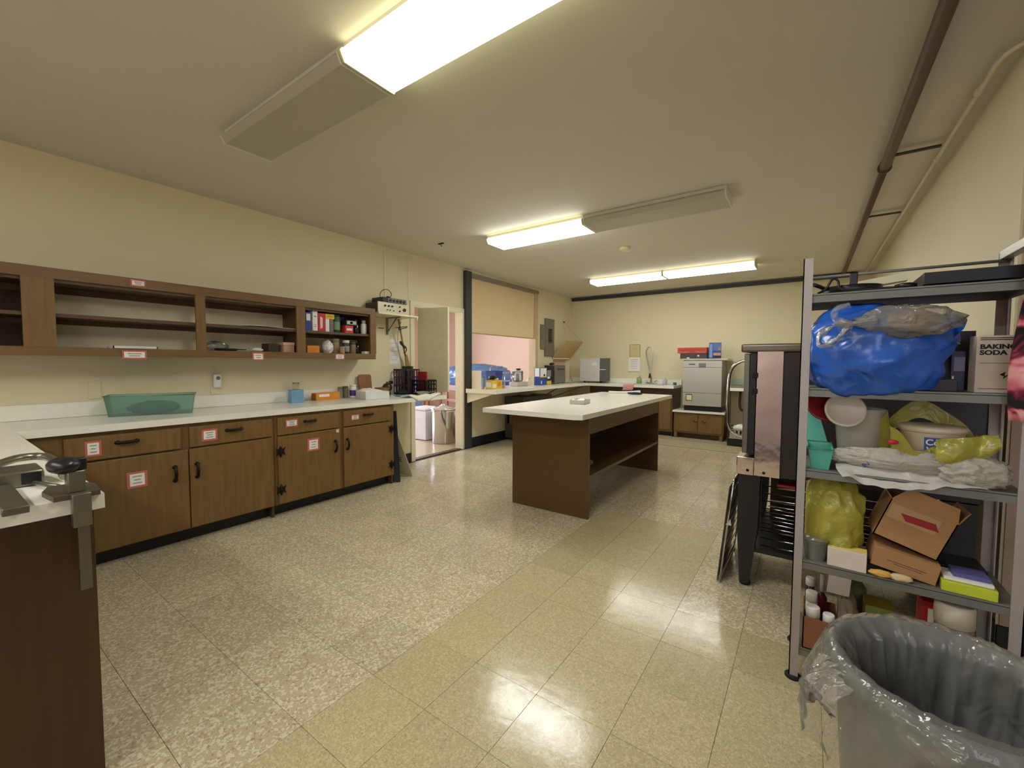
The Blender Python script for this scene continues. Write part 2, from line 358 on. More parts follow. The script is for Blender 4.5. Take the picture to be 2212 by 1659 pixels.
# ================================================================== LIGHTS ON THE CEILING
lit = emis('lit_lens', (1.0, 1.03, .99), TUBE)
litb = emis('lit_lens_middle', (1.0, 1.03, .99), TUBE*.85); litc = emis('lit_lens_far', (1.0, 1.03, .99), TUBE*.46)
edge = emis('lit_lens_side', (1.0, .97, .62), TUBE*.16)
unlit = mat('dead_lens', (186, 181, 160), .35, var=.02)
hous = mat('fixture_housing', (222, 218, 204), .5, var=.01)
def fixture(x0, x1, y0, y1, on, label):
    t = thing('ceiling_light', label, 'ceiling light', ((x0+x1)/2, (y0+y1)/2, 2.69), 'fluorescent ceiling fixtures')
    part(t, 'housing', B().box(x0, x1, y0+.02, y1-.02, 2.672, 2.70), hous)
    ym = (y0+y1)/2; h = (y1-y0)/2
    pr = [(x0+.012, ym-h*.93, 2.672), (x0+.012, ym-h, 2.655), (x0+.012, ym-h*.86, 2.618), (x0+.012, ym+h*.86, 2.618), (x0+.012, ym+h, 2.655), (x0+.012, ym+h*.93, 2.672)]
    lb = B().poly(pr, (x1-x0-.024, 0, 0))
    lb.bm.faces.ensure_lookup_table(); bmesh.ops.recalc_face_normals(lb.bm, faces=lb.bm.faces[:])
    for f in lb.bm.faces: f.material_index = 0 if f.normal.z < -.5 else 1            # bright underside, dimmer yellowish flanks
    part(t, 'lens', lb, [{1: lit, 2: litb, 3: litc}[int(on)], edge] if on else [unlit, unlit])
    for xa in (x0, x1-.012):
        part(t, 'end_cap', B().poly([(xa, p[1]+(.006 if p[1] > ym else -.006), p[2]-(.004 if p[2] < 2.64 else 0)) for p in pr], (.012, 0, 0)), mat('cap_plastic', (216, 206, 160), .4) if on else hous)
fixture(-2.94, -1.725, 1.13, 1.435, False, 'unlit grey fluorescent wraparound light hung beside the big lit one over the near floor')
fixture(-1.72, -.50, 1.13, 1.435, True, 'big glowing fluorescent wraparound light in the row nearest the peninsula')
fixture(-2.96, -1.80, 3.71, 4.06, 2, 'lit fluorescent light above the near end of the island, its other half dark')
fixture(-1.795, -.57, 3.71, 4.06, False, 'unlit fluorescent light in the middle row, next to a lit one')
fixture(-3.02, -1.845, 6.52, 6.87, 3, 'lit fluorescent light of the far row, on the electrical panel side')
fixture(-1.84, -.63, 6.52, 6.87, 3, 'lit fluorescent light of the far row, on the dishwasher side')
fixture(-2.94, -1.725, -1.55, -1.245, True, 'lit fluorescent light over the floor behind the peninsula, on the wall cabinet side')
fixture(-1.72, -.50, -1.55, -1.245, True, 'lit fluorescent light over the floor behind the peninsula, away from the cabinets')
# pipes along the ceiling
pipeb = mat('brown_pipe', (96, 76, 58), .55, metal=.2, bump=.1, bscale=30)
t = thing('ceiling_pipe', 'brown iron pipe with flanges hung under the ceiling along the right wall', 'pipe', (.385, 5.2, 2.63))
part(t, 'pipe', B().tube([(.385, -2.19, 2.655), (.385, 3.86, 2.655)], .031, 12).tube([(.385, 3.88, 2.655), (.385, YB-.08, 2.655)], .024, 12), pipeb)
part(t, 'flange', B().cyl((.385, 3.86, 2.66), .034, .02, 16, axis='y').cyl((.385, 3.93, 2.66), .04, .012, 16, axis='y').cyl((.385, 3.89, 2.66), .028, .06, 16, axis='y'), pipeb)
for y in (3.74, 5.15): part(t, 'hanger_bar', B().box(.385, .63, y-.012, y+.012, 2.655, 2.667), mat('dark_bar', (62, 48, 36), .6))
t = thing('conduit_pipe', 'cream painted conduit with couplings at the corner of ceiling and right wall', 'pipe', (.655, 5, 2.66))
part(t, 'pipe', B().tube([(.655, 2.95, 2.665), (.648, YB-.08, 2.665)], .011, 10), wallm)
for y in (3.1, 3.95, 5.4): part(t, 'coupling', B().cyl((.653, y, 2.665), .016, .05, 12, axis='y'), wallm)
part(t, 'elbow', B().tube(bent([(.655, 2.96, 2.665), (.66, 2.86, 2.665), (.70, 2.78, 2.665), (.82, 2.76, 2.665), (1.4, 2.76, 2.665)]), .012, 10), wallm)
solo('smoke_detector', 'round cream smoke detector base on the ceiling between the middle and far lights', 'smoke detector', B().lathe([(.07, 0), (.07, -.02), (.055, -.04), (.02, -.045), (.0001, -.045)], (-1.86, 5.02, 2.70), 24), cream)
solo('ceiling_hook', 'small dark ceiling bracket above the wall shelf with the amplifier', 'bracket', B().box(-3.62, -3.54, 3.63, 3.65, 2.69, 2.70).tube([(-3.58, 3.64, 2.695), (-3.58, 3.64, 2.67), (-3.56, 3.64, 2.66)], .004, 6), iron)

# ================================================================== LEFT COUNTER RUN
FX = -3.61                                              # face frame plane
def note(x, y0, y1, z0, z1, lines=3, n=1):              # red bordered paper label on a face looking towards +x
    b = B().box(x, x+.0010, y0, y1, z0, z1, m=0); k = .10*min(y1-y0, z1-z0)+.004
    b.box(x, x+.0016, y0+k, y1-k, z0+k, z1-k, m=1)
    for i in range(lines):
        zc = z1-k-(i+.8)*(z1-z0-2*k)/(lines+.6); ins = (.2 if i % 2 else .14)*(y1-y0)
        b.box(x, x+.0020, y0+k+ins, y1-k-ins, zc-.0035, zc+.0035, m=2)
    return b
NM = [mat('label_red', (196, 104, 94), .7), paper, greyt]
def pull(x, y, z, horiz):                               # old bronze bail pull
    b = B(); d = Vector((0, 1, 0)) if horiz else Vector((0, 0, 1)); c = Vector((x, y, z))
    b.tube(bent([c-d*.055, c-d*.045+Vector((.012, 0, 0)), c+Vector((.026, 0, 0)), c+d*.045+Vector((.012, 0, 0)), c+d*.055], 4), [.006+.004*math.sin(i*math.pi/16) for i in range(17)], 8)
    for s in (-1, 1):
        q = c+d*.047*s; b.blob(q+Vector((.003, 0, 0)), (.004, .016, .013), .2, 3, 1, 2)
    return b
def cabinet(label, y0, y1, units, hinge):
    t = thing('base_cabinet', label, 'cabinet', (-3.9, (y0+y1)/2, 0))
    body = B().box(-4.22, FX-.02, y0, y0+.018, .10, .86).box(-4.22, FX-.02, y1-.018, y1, .0, .86).box(-4.22, FX-.02, y0, y1, .10, .118).box(-4.22, -4.21, y0, y1, .1, .86)
    part(t, 'body', body, woods)
    part(t, 'toe_kick', B().box(-3.70, -3.69, y0, y1-.02, 0, .10), blackm)
    fr = B().box(FX-.02, FX-.001, y0, y1, .83, .86).box(FX-.02, FX-.001, y0, y1, .665, .70).box(FX-.02, FX-.001, y0, y1, .10, .122)
    for a, c in ((y0, units[0][0]+.008), (units[0][1]-.008, units[1][0]+.008), (units[1][1]-.008, y1)): fr.box(FX-.0195, FX, a, c, .101, .859)
    part(t, 'face_frame', fr, woodm)
    for (a, c, hy, dh, nd, nr, da, dc) in units:
        d = part(t, 'drawer', B().box(FX+.001, FX+.02, a, c, .69, .836, .004), woodm)
        part(d, 'handle', pull(FX+.021, dh, .784, True), iron, 'dark bronze bail pull')
        if nr: part(d, 'note', note(FX+.0205, *nr, 3), NM, 'white paper label with red border')
        e = part(t, 'door', B().box(FX+.001, FX+.02, da, dc, .108, .678, .004), woodm)
        part(e, 'handle', pull(FX+.021, hy, .52, False), iron, 'dark bronze bail pull')
        if nd: part(e, 'note', note(FX+.0205, *nd, 3), NM, 'white paper label with red border')
    for (hy, hz) in hinge.get('at', ()):
        hb = B().cyl((FX+.024, hy, hz-.045), .007, .09, 10)
        for s in (-1, 1): hb.poly([(FX+.0205, hy, hz-.045), (FX+.0205, hy+s*.018, hz-.02), (FX+.0205, hy+s*.04, hz-.035), (FX+.0205, hy+s*.028, hz), (FX+.0205, hy+s*.04, hz+.035), (FX+.0205, hy+s*.018, hz+.02), (FX+.0205, hy, hz+.045)], (.003, 0, 0))
        part(t, 'hinge', hb, iron, 'black butterfly hinge')
    return t
cabinet('brown base cabinet with two drawers and two doors next to the corner', .325, 1.711,
        [(.505, 1.075, 1.035, .79, (.78, .884, .472, .579), (.593, .668, .715, .81), .505, 1.115), (1.125, 1.69, 1.165, 1.41, None, (1.198, 1.298, .722, .806), 1.121, 1.69)], {})
c2 = cabinet('brown base cabinet with butterfly hinges, next to the doorway', 1.715, 2.945,
        [(1.735, 2.29, 2.254, 2.015, (1.986, 2.096, .513, .625), (1.80, 1.904, .75, .814), 1.735, 2.305), (2.343, 2.895, 2.38, 2.616, None, (2.423, 2.511, .741, .794), 2.343, 2.885)], {'at': ((1.7535, .552), (1.7535, .23), (2.90, .60), (2.90, .22))})
part(c2, 'catch', B().box(FX+.02, FX+.026, 2.262, 2.29, .645, .672, .002), cream, 'small cream door catch')
# peninsula at the corner
t = thing('base_cabinet', 'dark brown peninsula cabinet under the counter end with the can opener', 'cabinet', (-2.6, .0, 0))
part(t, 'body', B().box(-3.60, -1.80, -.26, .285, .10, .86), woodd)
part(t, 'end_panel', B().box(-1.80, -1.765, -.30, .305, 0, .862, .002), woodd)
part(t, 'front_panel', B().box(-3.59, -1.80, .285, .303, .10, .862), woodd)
part(t, 'toe_kick', B().box(-3.60, -1.81, .22, .23, 0, .10), blackm)
# worktop, L-shaped, with splash
t = thing('worktop', 'white laminate L-shaped worktop with backsplash along the left wall', 'worktop', (-3.9, 1.5, .862))
part(t, 'top', B().poly([(-4.238, -.33, .864), (-1.71, -.33, .864), (-1.71, .32, .864), (-3.575, .32, .864), (-3.575, 3.02, .864), (-3.575, 3.72, .864), (-4.238, 3.72, .864)], (0, 0, .044)), lamin)
part(t, 'backsplash', B().box(-4.239, -4.215, -.33, 3.72, .909, 1.012, .003), lamin)
part(t, 'support_rail', B().box(-4.236, -4.18, 2.96, 3.70, .80, .862), wallm)

# upper open cabinet
UX = -3.92
t = thing('wall_cabinet', 'long brown open wall cabinet with shelves above the left counter', 'cabinet', (-4.08, 1.2, 1.335))
part(t, 'top_panel', B().box(-4.238, UX-.02, -1.2, 2.96, 1.80, 1.82), woods)
part(t, 'bottom_panel', B().box(-4.238, UX-.02, -1.2, 2.96, 1.372, 1.390), woods)
part(t, 'rail', B().box(UX-.02, UX, -1.2, 2.965, 1.82, 1.888, .002), woodh)
part(t, 'rail', B().box(UX-.02, UX, -1.2, 2.965, 1.335, 1.392, .002), woodh)
for a, c in ((.405, .545), (1.298, 1.362), (2.09, 2.172), (2.90, 2.972)): part(t, 'stile', B().box(UX-.0205, UX+.0005, a, c, 1.392, 1.82), woodm)
part(t, 'side_panel', B().box(-4.238, UX-.02, 2.952, 2.972, 1.335, 1.888), woodm)
for y in (.44, ): part(t, 'divider', B().box(-4.238, UX-.02, y, y+.02, 1.39, 1.80), woods)
part(t, 'divider', B().box(-4.238, UX-.02, 2.12, 2.14, 1.39, 1.80), woods)
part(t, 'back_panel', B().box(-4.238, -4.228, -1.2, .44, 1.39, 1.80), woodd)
for a, c in ((-1.2, .44), (.46, 2.12), (2.14, 2.952)):
    part(t, 'shelf', B().box(-4.238, UX-.022, a, c, 1.583, 1.606), woods)
    part(t, 'cleat', B().box(-4.238, -4.22, a, c, 1.553, 1.583).box(-4.238, -4.22, a, c, 1.76, 1.80), woods)
for n, (y0, y1, z0, z1) in enumerate(((.914, .998, 1.832, 1.88), (.855, .988, 1.318, 1.378), (1.697, 1.793, 1.312, 1.384), (2.475, 2.58, 1.328, 1.387), (.02, .32, 1.80, 1.872))):
    part(t, 'note', note(UX+.001, y0, y1, z0, z1, 2), NM, 'white paper label with red border')

# ------------------------------------------------------------------ small box / jar / bottle makers
def carton(name, label, cat, x0, x1, y0, y1, z0, z1, m, prints=(), group=None, rz=0., bev=.002):
    """carton standing on z0; prints = (face, u0, u1, v0, v1, material), u,v as fractions of the face (+x or -y)"""
    cx, cy = (x0+x1)/2, (y0+y1)/2; hx, hy, h = (x1-x0)/2, (y1-y0)/2, z1-z0
    b = B().box(-hx, hx, -hy, hy, 0, h, bev); ms = [m]
    for (f, u0, u1, v0, v1, pm) in prints:
        if pm not in ms: ms.append(pm)
        k = ms.index(pm)
        if f == '+x': b.box(hx-.001, hx+.0008, -hy+u0*2*hy, -hy+u1*2*hy, v0*h, v1*h, m=k)
        elif f == '-y': b.box(-hx+u0*2*hx, -hx+u1*2*hx, -hy-.0008, -hy+.001, v0*h, v1*h, m=k)
        elif f == '+z': b.box(-hx+u0*2*hx, -hx+u1*2*hx, -hy+v0*2*hy, -hy+v1*2*hy, h-.001, h+.0008, m=k)
    o = put(name, b.mesh(name, ms), None, (cx, cy, z0)); o.rotation_euler.z = rz
    return tag(o, label, cat, group)
def jar(name, label, cat, x, y, z, r, h, bm_, lm, lid=.22, neck=.8, group=None, band=None):
    t = thing(name, label, cat, (x, y, z), group)
    part(t, 'body', B().lathe([(r*.9, 0), (r, .06*h), (r, h*(1-lid-.1)), (r*neck, h*(1-lid))], (0, 0, 0), 20), bm_, local=True)
    part(t, 'lid', B().lathe([(r*neck*1.06, h*(1-lid)), (r*neck*1.06, h*.97), (r*neck*.98, h)], (0, 0, 0), 20), lm, local=True)
    if band: part(t, 'label', B().lathe([(r*1.012, h*.15), (r*1.012, h*.58)], (0, 0, 0), 20, cap=False), band, local=True)
    return t
def M_(n, c, r=.5, **k): return mat(n, c, r, **k)
bluep, redb, yel, grn, org = M_('blue_print', (40, 70, 150)), M_('red_carton', (188, 30, 40)), M_('yellow_print', (226, 186, 50)), M_('green_print', (40, 92, 58)), M_('orange_print', (218, 130, 30))
navy, prp, dkb, tan, lav = M_('navy_print', (28, 30, 70)), M_('purple_print', (72, 44, 110)), M_('dark_brown', (52, 36, 24)), M_('tan_print', (196, 150, 120)), M_('lavender_white', (206, 204, 212))

# upper shelf of the last bay (z 1.606)
Z = 1.6065; XS = -3.975
carton('carton', 'blue carton with white panel at the shelf end, beside the white carton', 'box', -4.12, XS, 2.205, 2.262, Z, 1.782, bluep, [('+x', .15, .85, .55, .92, paper)])
carton('carton', 'tall white carton between the blue and the red cartons', 'box', -4.13, XS+.01, 2.272, 2.322, Z, 1.80, paper, [('+x', .25, .75, .2, .24, greyt), ('+x', .25, .75, .3, .33, greyt), ('+x', .2, .8, .7, .76, greyt)])
carton('carton', 'red carton with white lettering on the wall cabinet shelf', 'box', -4.13, XS+.01, 2.328, 2.402, Z, 1.785, redb, [('+x', .3, .46, .15, .8, paper), ('+x', .52, .62, .2, .75, paper)])
carton('carton', 'white carton under the small yellow box', 'box', -4.12, XS, 2.410, 2.452, Z, 1.735, paper)
carton('carton', 'small grey carton wedged under the yellow box', 'box', -4.12, XS, 2.458, 2.496, Z, 1.735, M_('grey_brown', (120, 104, 98)))
carton('carton', 'small yellow box lying on top of two cartons', 'box', -4.12, XS+.005, 2.408, 2.505, 1.7355, 1.785, yel, [('+x', .15, .85, .35, .65, org)])
jar('canister', 'dark green canister on the wall cabinet shelf', 'canister', -4.03, 2.555, Z, .043, .19, grn, M_('green_lid', (30, 60, 44)), .1, .97, band=M_('pale_green_print', (120, 150, 110)))
carton('carton', 'purple carton partly behind the black printed box', 'box', -4.16, -4.07, 2.605, 2.68, Z, 1.78, prp)
carton('carton', 'red box with white lettering under the black printed box', 'box', -4.06, XS, 2.632, 2.726, Z, 1.688, M_('bright_red_print', (206, 60, 50)), [('+x', .15, .85, .35, .62, paper)])
carton('carton', 'black box with white print lying on the red box', 'box', -4.06, XS+.01, 2.636, 2.764, 1.689, 1.742, M_('black_carton', (40, 38, 42)), [('+x', .08, .92, .2, .85, M_('pale_print', (190, 190, 170))), ('+x', .35, .6, .3, .7, black_ink)])
jar('bottle', 'dark round bottle beside the white bottle on the shelf', 'bottle', -4.04, 2.80, Z, .033, .16, M_('dark_glass', (30, 26, 30), .15), blackp, .25, .5)
jar('bottle', 'white plastic spray-style bottle at the end of the wall cabinet shelf', 'bottle', -4.0, 2.872, Z, .031, .15, white, M_('lilac_cap', (190, 186, 200)), .2, .6)
# lower shelf of the last bay (z 1.39)
Z = 1.3905
carton('carton', 'orange carton lying on the bottom of the wall cabinet', 'box', -4.10, -3.965, 2.212, 2.335, Z, 1.462, org)
solo('paper_bag', 'crumpled white paper bag among the jars in the wall cabinet', 'bag', B().blob((-4.05, 2.475, 1.452), (.05, .046, .064), .15, 2, 4, 4, ridge=.16, rf=2.6, fn=lambda p: Vector((p.x, p.y, max(p.z, Z)))), paper)
jar('jar', 'clear spice jar with pale green lid behind the paper bag', 'jar', -4.03, 2.555, Z, .032, .155, M_('spice', (150, 130, 96), .2), M_('sage_lid', (130, 138, 104)), .2, .95)
jar('jar', 'small amber jar with tan lid in front of the spice jar', 'jar', -3.965, 2.585, Z, .024, .07, M_('amber', (176, 150, 110), .2), tan, .25, .95)
jar('jar', 'glass jar with white lid and dark contents in the wall cabinet', 'jar', -4.02, 2.665, Z, .033, .14, M_('dark_content', (74, 70, 66), .15), white, .2, .98, band=M_('grey_label', (150, 146, 140)))
jar('jar', 'tan jar with dull lid nearest the cabinet side panel', 'jar', -4.02, 2.748, Z, .030, .125, M_('tan_content', (140, 118, 88), .2), M_('bronze_lid', (104, 92, 66), .3, metal=.5), .18, .98)
jar('bottle', 'short dark bottle behind the small white box', 'bottle', -4.05, 2.815, Z, .028, .13, M_('dark_glass', (30, 26, 30)), blackp, .2, .6)
carton('carton', 'tiny white box at the corner of the wall cabinet bottom', 'box', -4.02, -3.955, 2.855, 2.912, Z, 1.420, paper)
# second bay
b = B().sheet(10, 2, lambda u, v: (-3.95-.12*v, 1.62+.49*u, 1.6075+.014*abs(math.sin(3.1*u))*(1-u)+.004))
solo('paper_sheet', 'long white paper strip lying on the middle shelf', 'paper', b, paper, solid=.003)
carton('carton', 'pinkish tan box on the bottom shelf of the wall cabinet', 'box', -4.12, -3.97, 1.99, 2.088, Z, 1.455, tan); carton('carton', 'tan box lid resting on the pinkish tan box', 'lid', -4.125, -3.965, 1.985, 2.09, 1.4555, 1.483, M_('tan_lid', (206, 168, 140)))
carton('carton', 'dark brown box next to the pinkish tan box', 'box', -4.12, -3.99, 1.865, 1.955, Z, 1.468, dkb)
solo('skillet', 'dark flat iron skillet lying in the wall cabinet', 'pan', B().lathe([(.0001, 0), (.075, 0), (.085, .022), (.08, .022), (.072, .005), (.0001, .005)], (-4.04, 1.545, Z), 24).box(-4.05, -4.03, 1.62, 1.70, Z+.012, Z+.02, .003), M_('cast_iron', (30, 26, 22), .5, metal=.5))
solo('paper_scrap', 'crumpled white paper scrap near the tan box in the wall cabinet', 'paper', B().blob((-4.0, 1.775, 1.408), (.03, .04, .017), .3, 3, 8, 3), paper)
solo('plastic_wrap', 'crumpled clear plastic behind the skillet', 'plastic bag', B().blob((-4.13, 1.50, 1.43), (.05, .09, .045), .25, 2.5, 9, 3, fn=lambda p: Vector((p.x, p.y, max(p.z, Z)))), clearp)
solo('tray', 'flat white tray on the bottom of the wide wall cabinet bay', 'tray', B().box(-4.14, -3.98, .822, 1.07, Z, Z+.004).box(-4.14, -3.98, .822, .828, Z, Z+.02).box(-4.14, -3.98, 1.064, 1.07, Z, Z+.02).box(-3.986, -3.98, .822, 1.07, Z, Z+.02).box(-4.14, -4.134, .822, 1.07, Z, Z+.02), paper)

# ------------------------------------------------------------------ things on the left worktop (z .908)
W = .9085
teal = film('teal_plastic', (192, 228, 214), .20, .2, .4, .12, 8)
t = thing('storage_bin', 'translucent teal plastic bin lying on the left worktop', 'bin', (-4.02, 1.04, W), rz=math.radians(-20))
bb = B(); hx, hy, h = .09, .235, .145
for k, (a, c) in enumerate((((-hx, -hy), (hx, -hy)), ((hx, -hy), (hx, hy)), ((hx, hy), (-hx, hy)), ((-hx, hy), (-hx, -hy)))):
    f = 1.12; bb.poly([(a[0], a[1], 0), (c[0], c[1], 0), (c[0]*f, c[1]*f*.97, h), (a[0]*f, a[1]*f*.97, h)], (-.003*(c[1]-a[1])/abs(c[1]-a[1]+1e-9) if abs(c[1]-a[1]) > .01 else 0, .003*(c[0]-a[0])/abs(c[0]-a[0]+1e-9) if abs(c[0]-a[0]) > .01 else 0, 0))
bb.box(-hx, hx, -hy, hy, 0, .003)
part(t, 'tub', bb, teal, local=True)
part(t, 'rim', B().tube([(-hx*1.13, -hy*1.1, h), (hx*1.13, -hy*1.1, h), (hx*1.13, hy*1.1, h), (-hx*1.13, hy*1.1, h)], .004, 6, closed=True), teal, local=True)
solo('plastic_bag', 'crumpled pale plastic bag inside the teal bin', 'plastic bag', B().blob((-4.02, 1.05, W+.05), (.065, .15, .045), .3, 3, 11, 3, fn=lambda p: Vector((p.x, p.y, max(p.z, W+.004)))), film('green_bag', (170, 205, 190), .6, .2, .4, .5, 30))
bluet = M_('blue_tissue_box', (120, 164, 196), .5, var=.12, scale=20)
t = thing('tissue_box', 'pale blue cube tissue box on the left worktop', 'tissue box', (-4.085, 2.155, W), rz=math.radians(-12))
part(t, 'box', B().box(-.056, .056, -.056, .056, 0, .125, .003), bluet, local=True)
part(t, 'slot', B().lathe([(.034, .1252), (.034, .1262)], (0, 0, 0), 20), M_('slot_dark', (60, 80, 100)), local=True)
jar('jar', 'clear glass tumbler behind the tissue box', 'glass', -4.17, 2.20, W, .03, .19, glass, clearp, .05, .98)
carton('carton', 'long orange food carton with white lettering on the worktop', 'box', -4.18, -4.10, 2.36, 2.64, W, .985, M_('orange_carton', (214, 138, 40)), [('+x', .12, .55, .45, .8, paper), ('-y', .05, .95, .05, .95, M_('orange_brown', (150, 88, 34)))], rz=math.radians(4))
jar('jar', 'small clear jar behind the orange carton', 'jar', -4.178, 2.69, W, .026, .125, glass, M_('brass_lid', (150, 130, 80), .3, metal=.7), .12, .9)
jar('jar', 'jar of dark goods beside the purple labelled tub', 'jar', -4.175, 2.752, W, .03, .13, M_('olive_content', (110, 100, 66), .2), M_('olive_lid', (96, 90, 62)), .15, .95)
jar('spice_tub', 'white tub with purple label next to the white paper box', 'tub', -4.15, 2.83, W, .036, .145, white, white, .15, .95, band=prp)
# white box with paper in it
t = thing('paper_box', 'open white box with crumpled paper on the worktop end', 'box', (-3.90, 2.90, W), rz=math.radians(-17))
bb = B(); hx, hy, h = .155, .13, .082
bb.box(-hx, hx, -hy, hy, 0, .003).box(-hx, hx, -hy, -hy+.004, 0, h).box(-hx, hx, hy-.004, hy, 0, h).box(-hx, -hx+.004, -hy, hy, 0, h).box(hx-.004, hx, -hy, hy, 0, h)
part(t, 'tray', bb, M_('white_card', (222, 222, 216), .6), local=True)
part(t, 'paper', B().sheet(14, 12, lambda u, v: (-.15+.29*u, -.125+.25*v, .07+.035*math.sin(3*u+1)*math.sin(2.6*v+.4)+.016*noise.noise(Vector((u*5, v*5, 2))))), paper, local=True)
# brown kitchen things at the end
t = thing('cutting_board', 'brown wooden cutting board leaning upright at the worktop end', 'cutting board', (-4.17, 3.02, W))
part(t, 'board', B().poly([(0, -.085, 0), (0, .085, 0), (0, .085, .23), (0, .07, .25), (0, -.07, .25), (0, -.085, .23)], (.016, 0, 0)).xf(T((-.02, 0, .002)) @ Matrix.Rotation(-.10, 4, 'Y')), M_('chopping_wood', (138, 92, 56), .5, stretch=(3, 3, 12), grain=.15), local=True)
solo('basket', 'small brown woven basket in front of the cutting board', 'basket', B().lathe([(.06, 0), (.075, .03), (.085, .10), (.08, .10), (.07, .03), (.0001, .006)], (-4.05, 3.145, W), 22, sy=1.0, cap=False), M_('wicker', (120, 84, 46), .8, scale=60, grain=.3, bump=.5, bscale=90), solid=.002)
solo('bread_bag', 'greenish wrapped loaf behind the white paper box', 'bag', B().blob((-4.12, 3.02, W+.04), (.03, .06, .036), .15, 3, 3, 3, fn=lambda p: Vector((max(p.x, -4.2), p.y, max(p.z, W)))), M_('green_wrap', (110, 122, 60), .4))
solo('teapot', 'dark round cast kettle at the worktop end', 'kettle', B().lathe([(.03, 0), (.055, .02), (.06, .055), (.04, .09), (.012, .10), (.012, .115), (.0001, .118)], (-4.13, 3.28, W+.045), 22).lathe([(.04, 0), (.04, .046)], (-4.13, 3.28, W), 18), M_('dark_bronze', (70, 58, 38), .35, metal=.5))
# towels
def towel(u, v):
    return (-3.735+.16*u, 3.14+.50*v, W+.006+.022*abs(math.sin(7*v+1.5*u))*(.4+.6*u)+.01*noise.noise(Vector((u*4, v*6, 1)))) if u < .93 else (-3.569+.004*math.sin(9*v), 3.24+.2*v, W-.01-.5*(u-.93))
solo('dish_towel', 'folded white dish towels at the end of the left worktop', 'towel', B().sheet(24, 20, towel), M_('white_terry', (226, 220, 204), .95, bump=.4, bscale=200), solid=.008)
solo('dish_towel', 'greenish grey folded cloth lying on the white towels', 'towel', B().sheet(14, 12, lambda u, v: (-3.72+.12*u, 3.32+.24*v, W+.046+.012*math.sin(5*u+3*v))), M_('grey_green_cloth', (120, 124, 96), .95), solid=.007)
solo('plate', 'pale blue dish under the towels', 'plate', B().lathe([(.0001, 0), (.07, 0), (.10, .012), (.10, .015), (.06, .004), (.0001, .004)], (-3.85, 3.30, W), 24), M_('pale_blue', (130, 176, 196), .3))
solo('gloves', 'crumpled dark cloth behind the white towels', 'cloth', B().blob((-3.98, 3.38, W+.03), (.06, .07, .035), .3, 3, 5, 3, fn=lambda p: Vector((p.x, p.y, max(p.z, W)))), M_('black_cloth', (26, 24, 26), .9))
# black crates
def crate(label, x0, x1, y0, y1, z0, z1, m):
    t = thing('plastic_crate', label, 'crate', ((x0+x1)/2, (y0+y1)/2, z0), 'mesh crates at the worktop end')
    part(t, 'floor_panel', B().box(x0, x1, y0, y1, z0, z0+.008), m)
    for nm, bx in (('side_panel', 0), ('side_panel', 1), ('end_panel', 2), ('end_panel', 3)):
        b = B(); n = 5
        def bar(a0, a1, za, zb):
            if bx == 0: b.box(x1-.008, x1, a0, a1, za, zb)
            elif bx == 1: b.box(x0, x0+.008, a0, a1, za, zb)
            elif bx == 2: b.box(a0, a1, y0, y0+.008, za, zb)
            else: b.box(a0, a1, y1-.008, y1, za, zb)
        A, D = (y0, y1) if bx < 2 else (x0, x1)
        for i in range(4):
            zz = z0+(z1-z0)*i/3.0; bar(A, D, min(zz, z1-.014), min(zz, z1-.014)+(.02 if i == 3 else .013))
        for i in range(n+1):
            a = A+(D-A)*i/n; bar(max(A, a-.007), min(D, a+.007), z0, z1)
        part(t, nm, b, m)
crate('dark plum mesh crate standing against the wall on the worktop end', -4.205, -3.98, 3.44, 3.66, W+.008, 1.215, M_('plum_plastic', (74, 46, 62), .5))
crate('black mesh crate with a red folder inside on the worktop end', -3.97, -3.74, 3.52, 3.715, W+.008, 1.085, blackp)
solo('folder', 'red folder standing in the black mesh crate', 'folder', B().box(-3.95, -3.80, 3.60, 3.62, W+.02, 1.19).box(-3.94, -3.82, 3.622, 3.63, W+.02, 1.16), M_('red_folder', (150, 34, 40), .5))
solo('cookbook', 'dark green book standing in the plum mesh crate', 'book', B().box(-4.19, -4.0, 3.55, 3.575, W+.02, 1.255), M_('dark_green_book', (52, 56, 40), .6))
# upper leaf of the half door, swung open
t = thing('half_door', 'cream upper half door swung open at the doorway', 'door', (-4.23, 3.90, .93))
a = Vector((-4.225, 3.86, 0)); d = Vector((.40, .105, 0)).normalized(); n = Vector((-d.y, d.x, 0))
part(t, 'leaf', B().poly([a+Vector((0, 0, .925)), a+d*.44+Vector((0, 0, .925)), a+d*.44+Vector((0, 0, 2.01)), a+Vector((0, 0, 2.01))], n*.036), M_('door_paint', (206, 196, 160), .5))
part(t, 'edge_strip', B().poly([a+d*.4405+Vector((0, 0, .925)), a+d*.447+Vector((0, 0, .925)), a+d*.447+Vector((0, 0, 2.01)), a+d*.4405+Vector((0, 0, 2.01))], n*.036), trimw)
for z in (1.1, 1.85): part(t, 'hinge', B().cyl(tuple(a+n*.018+Vector((-.008, 0, z))), .007, .08, 8), steel)

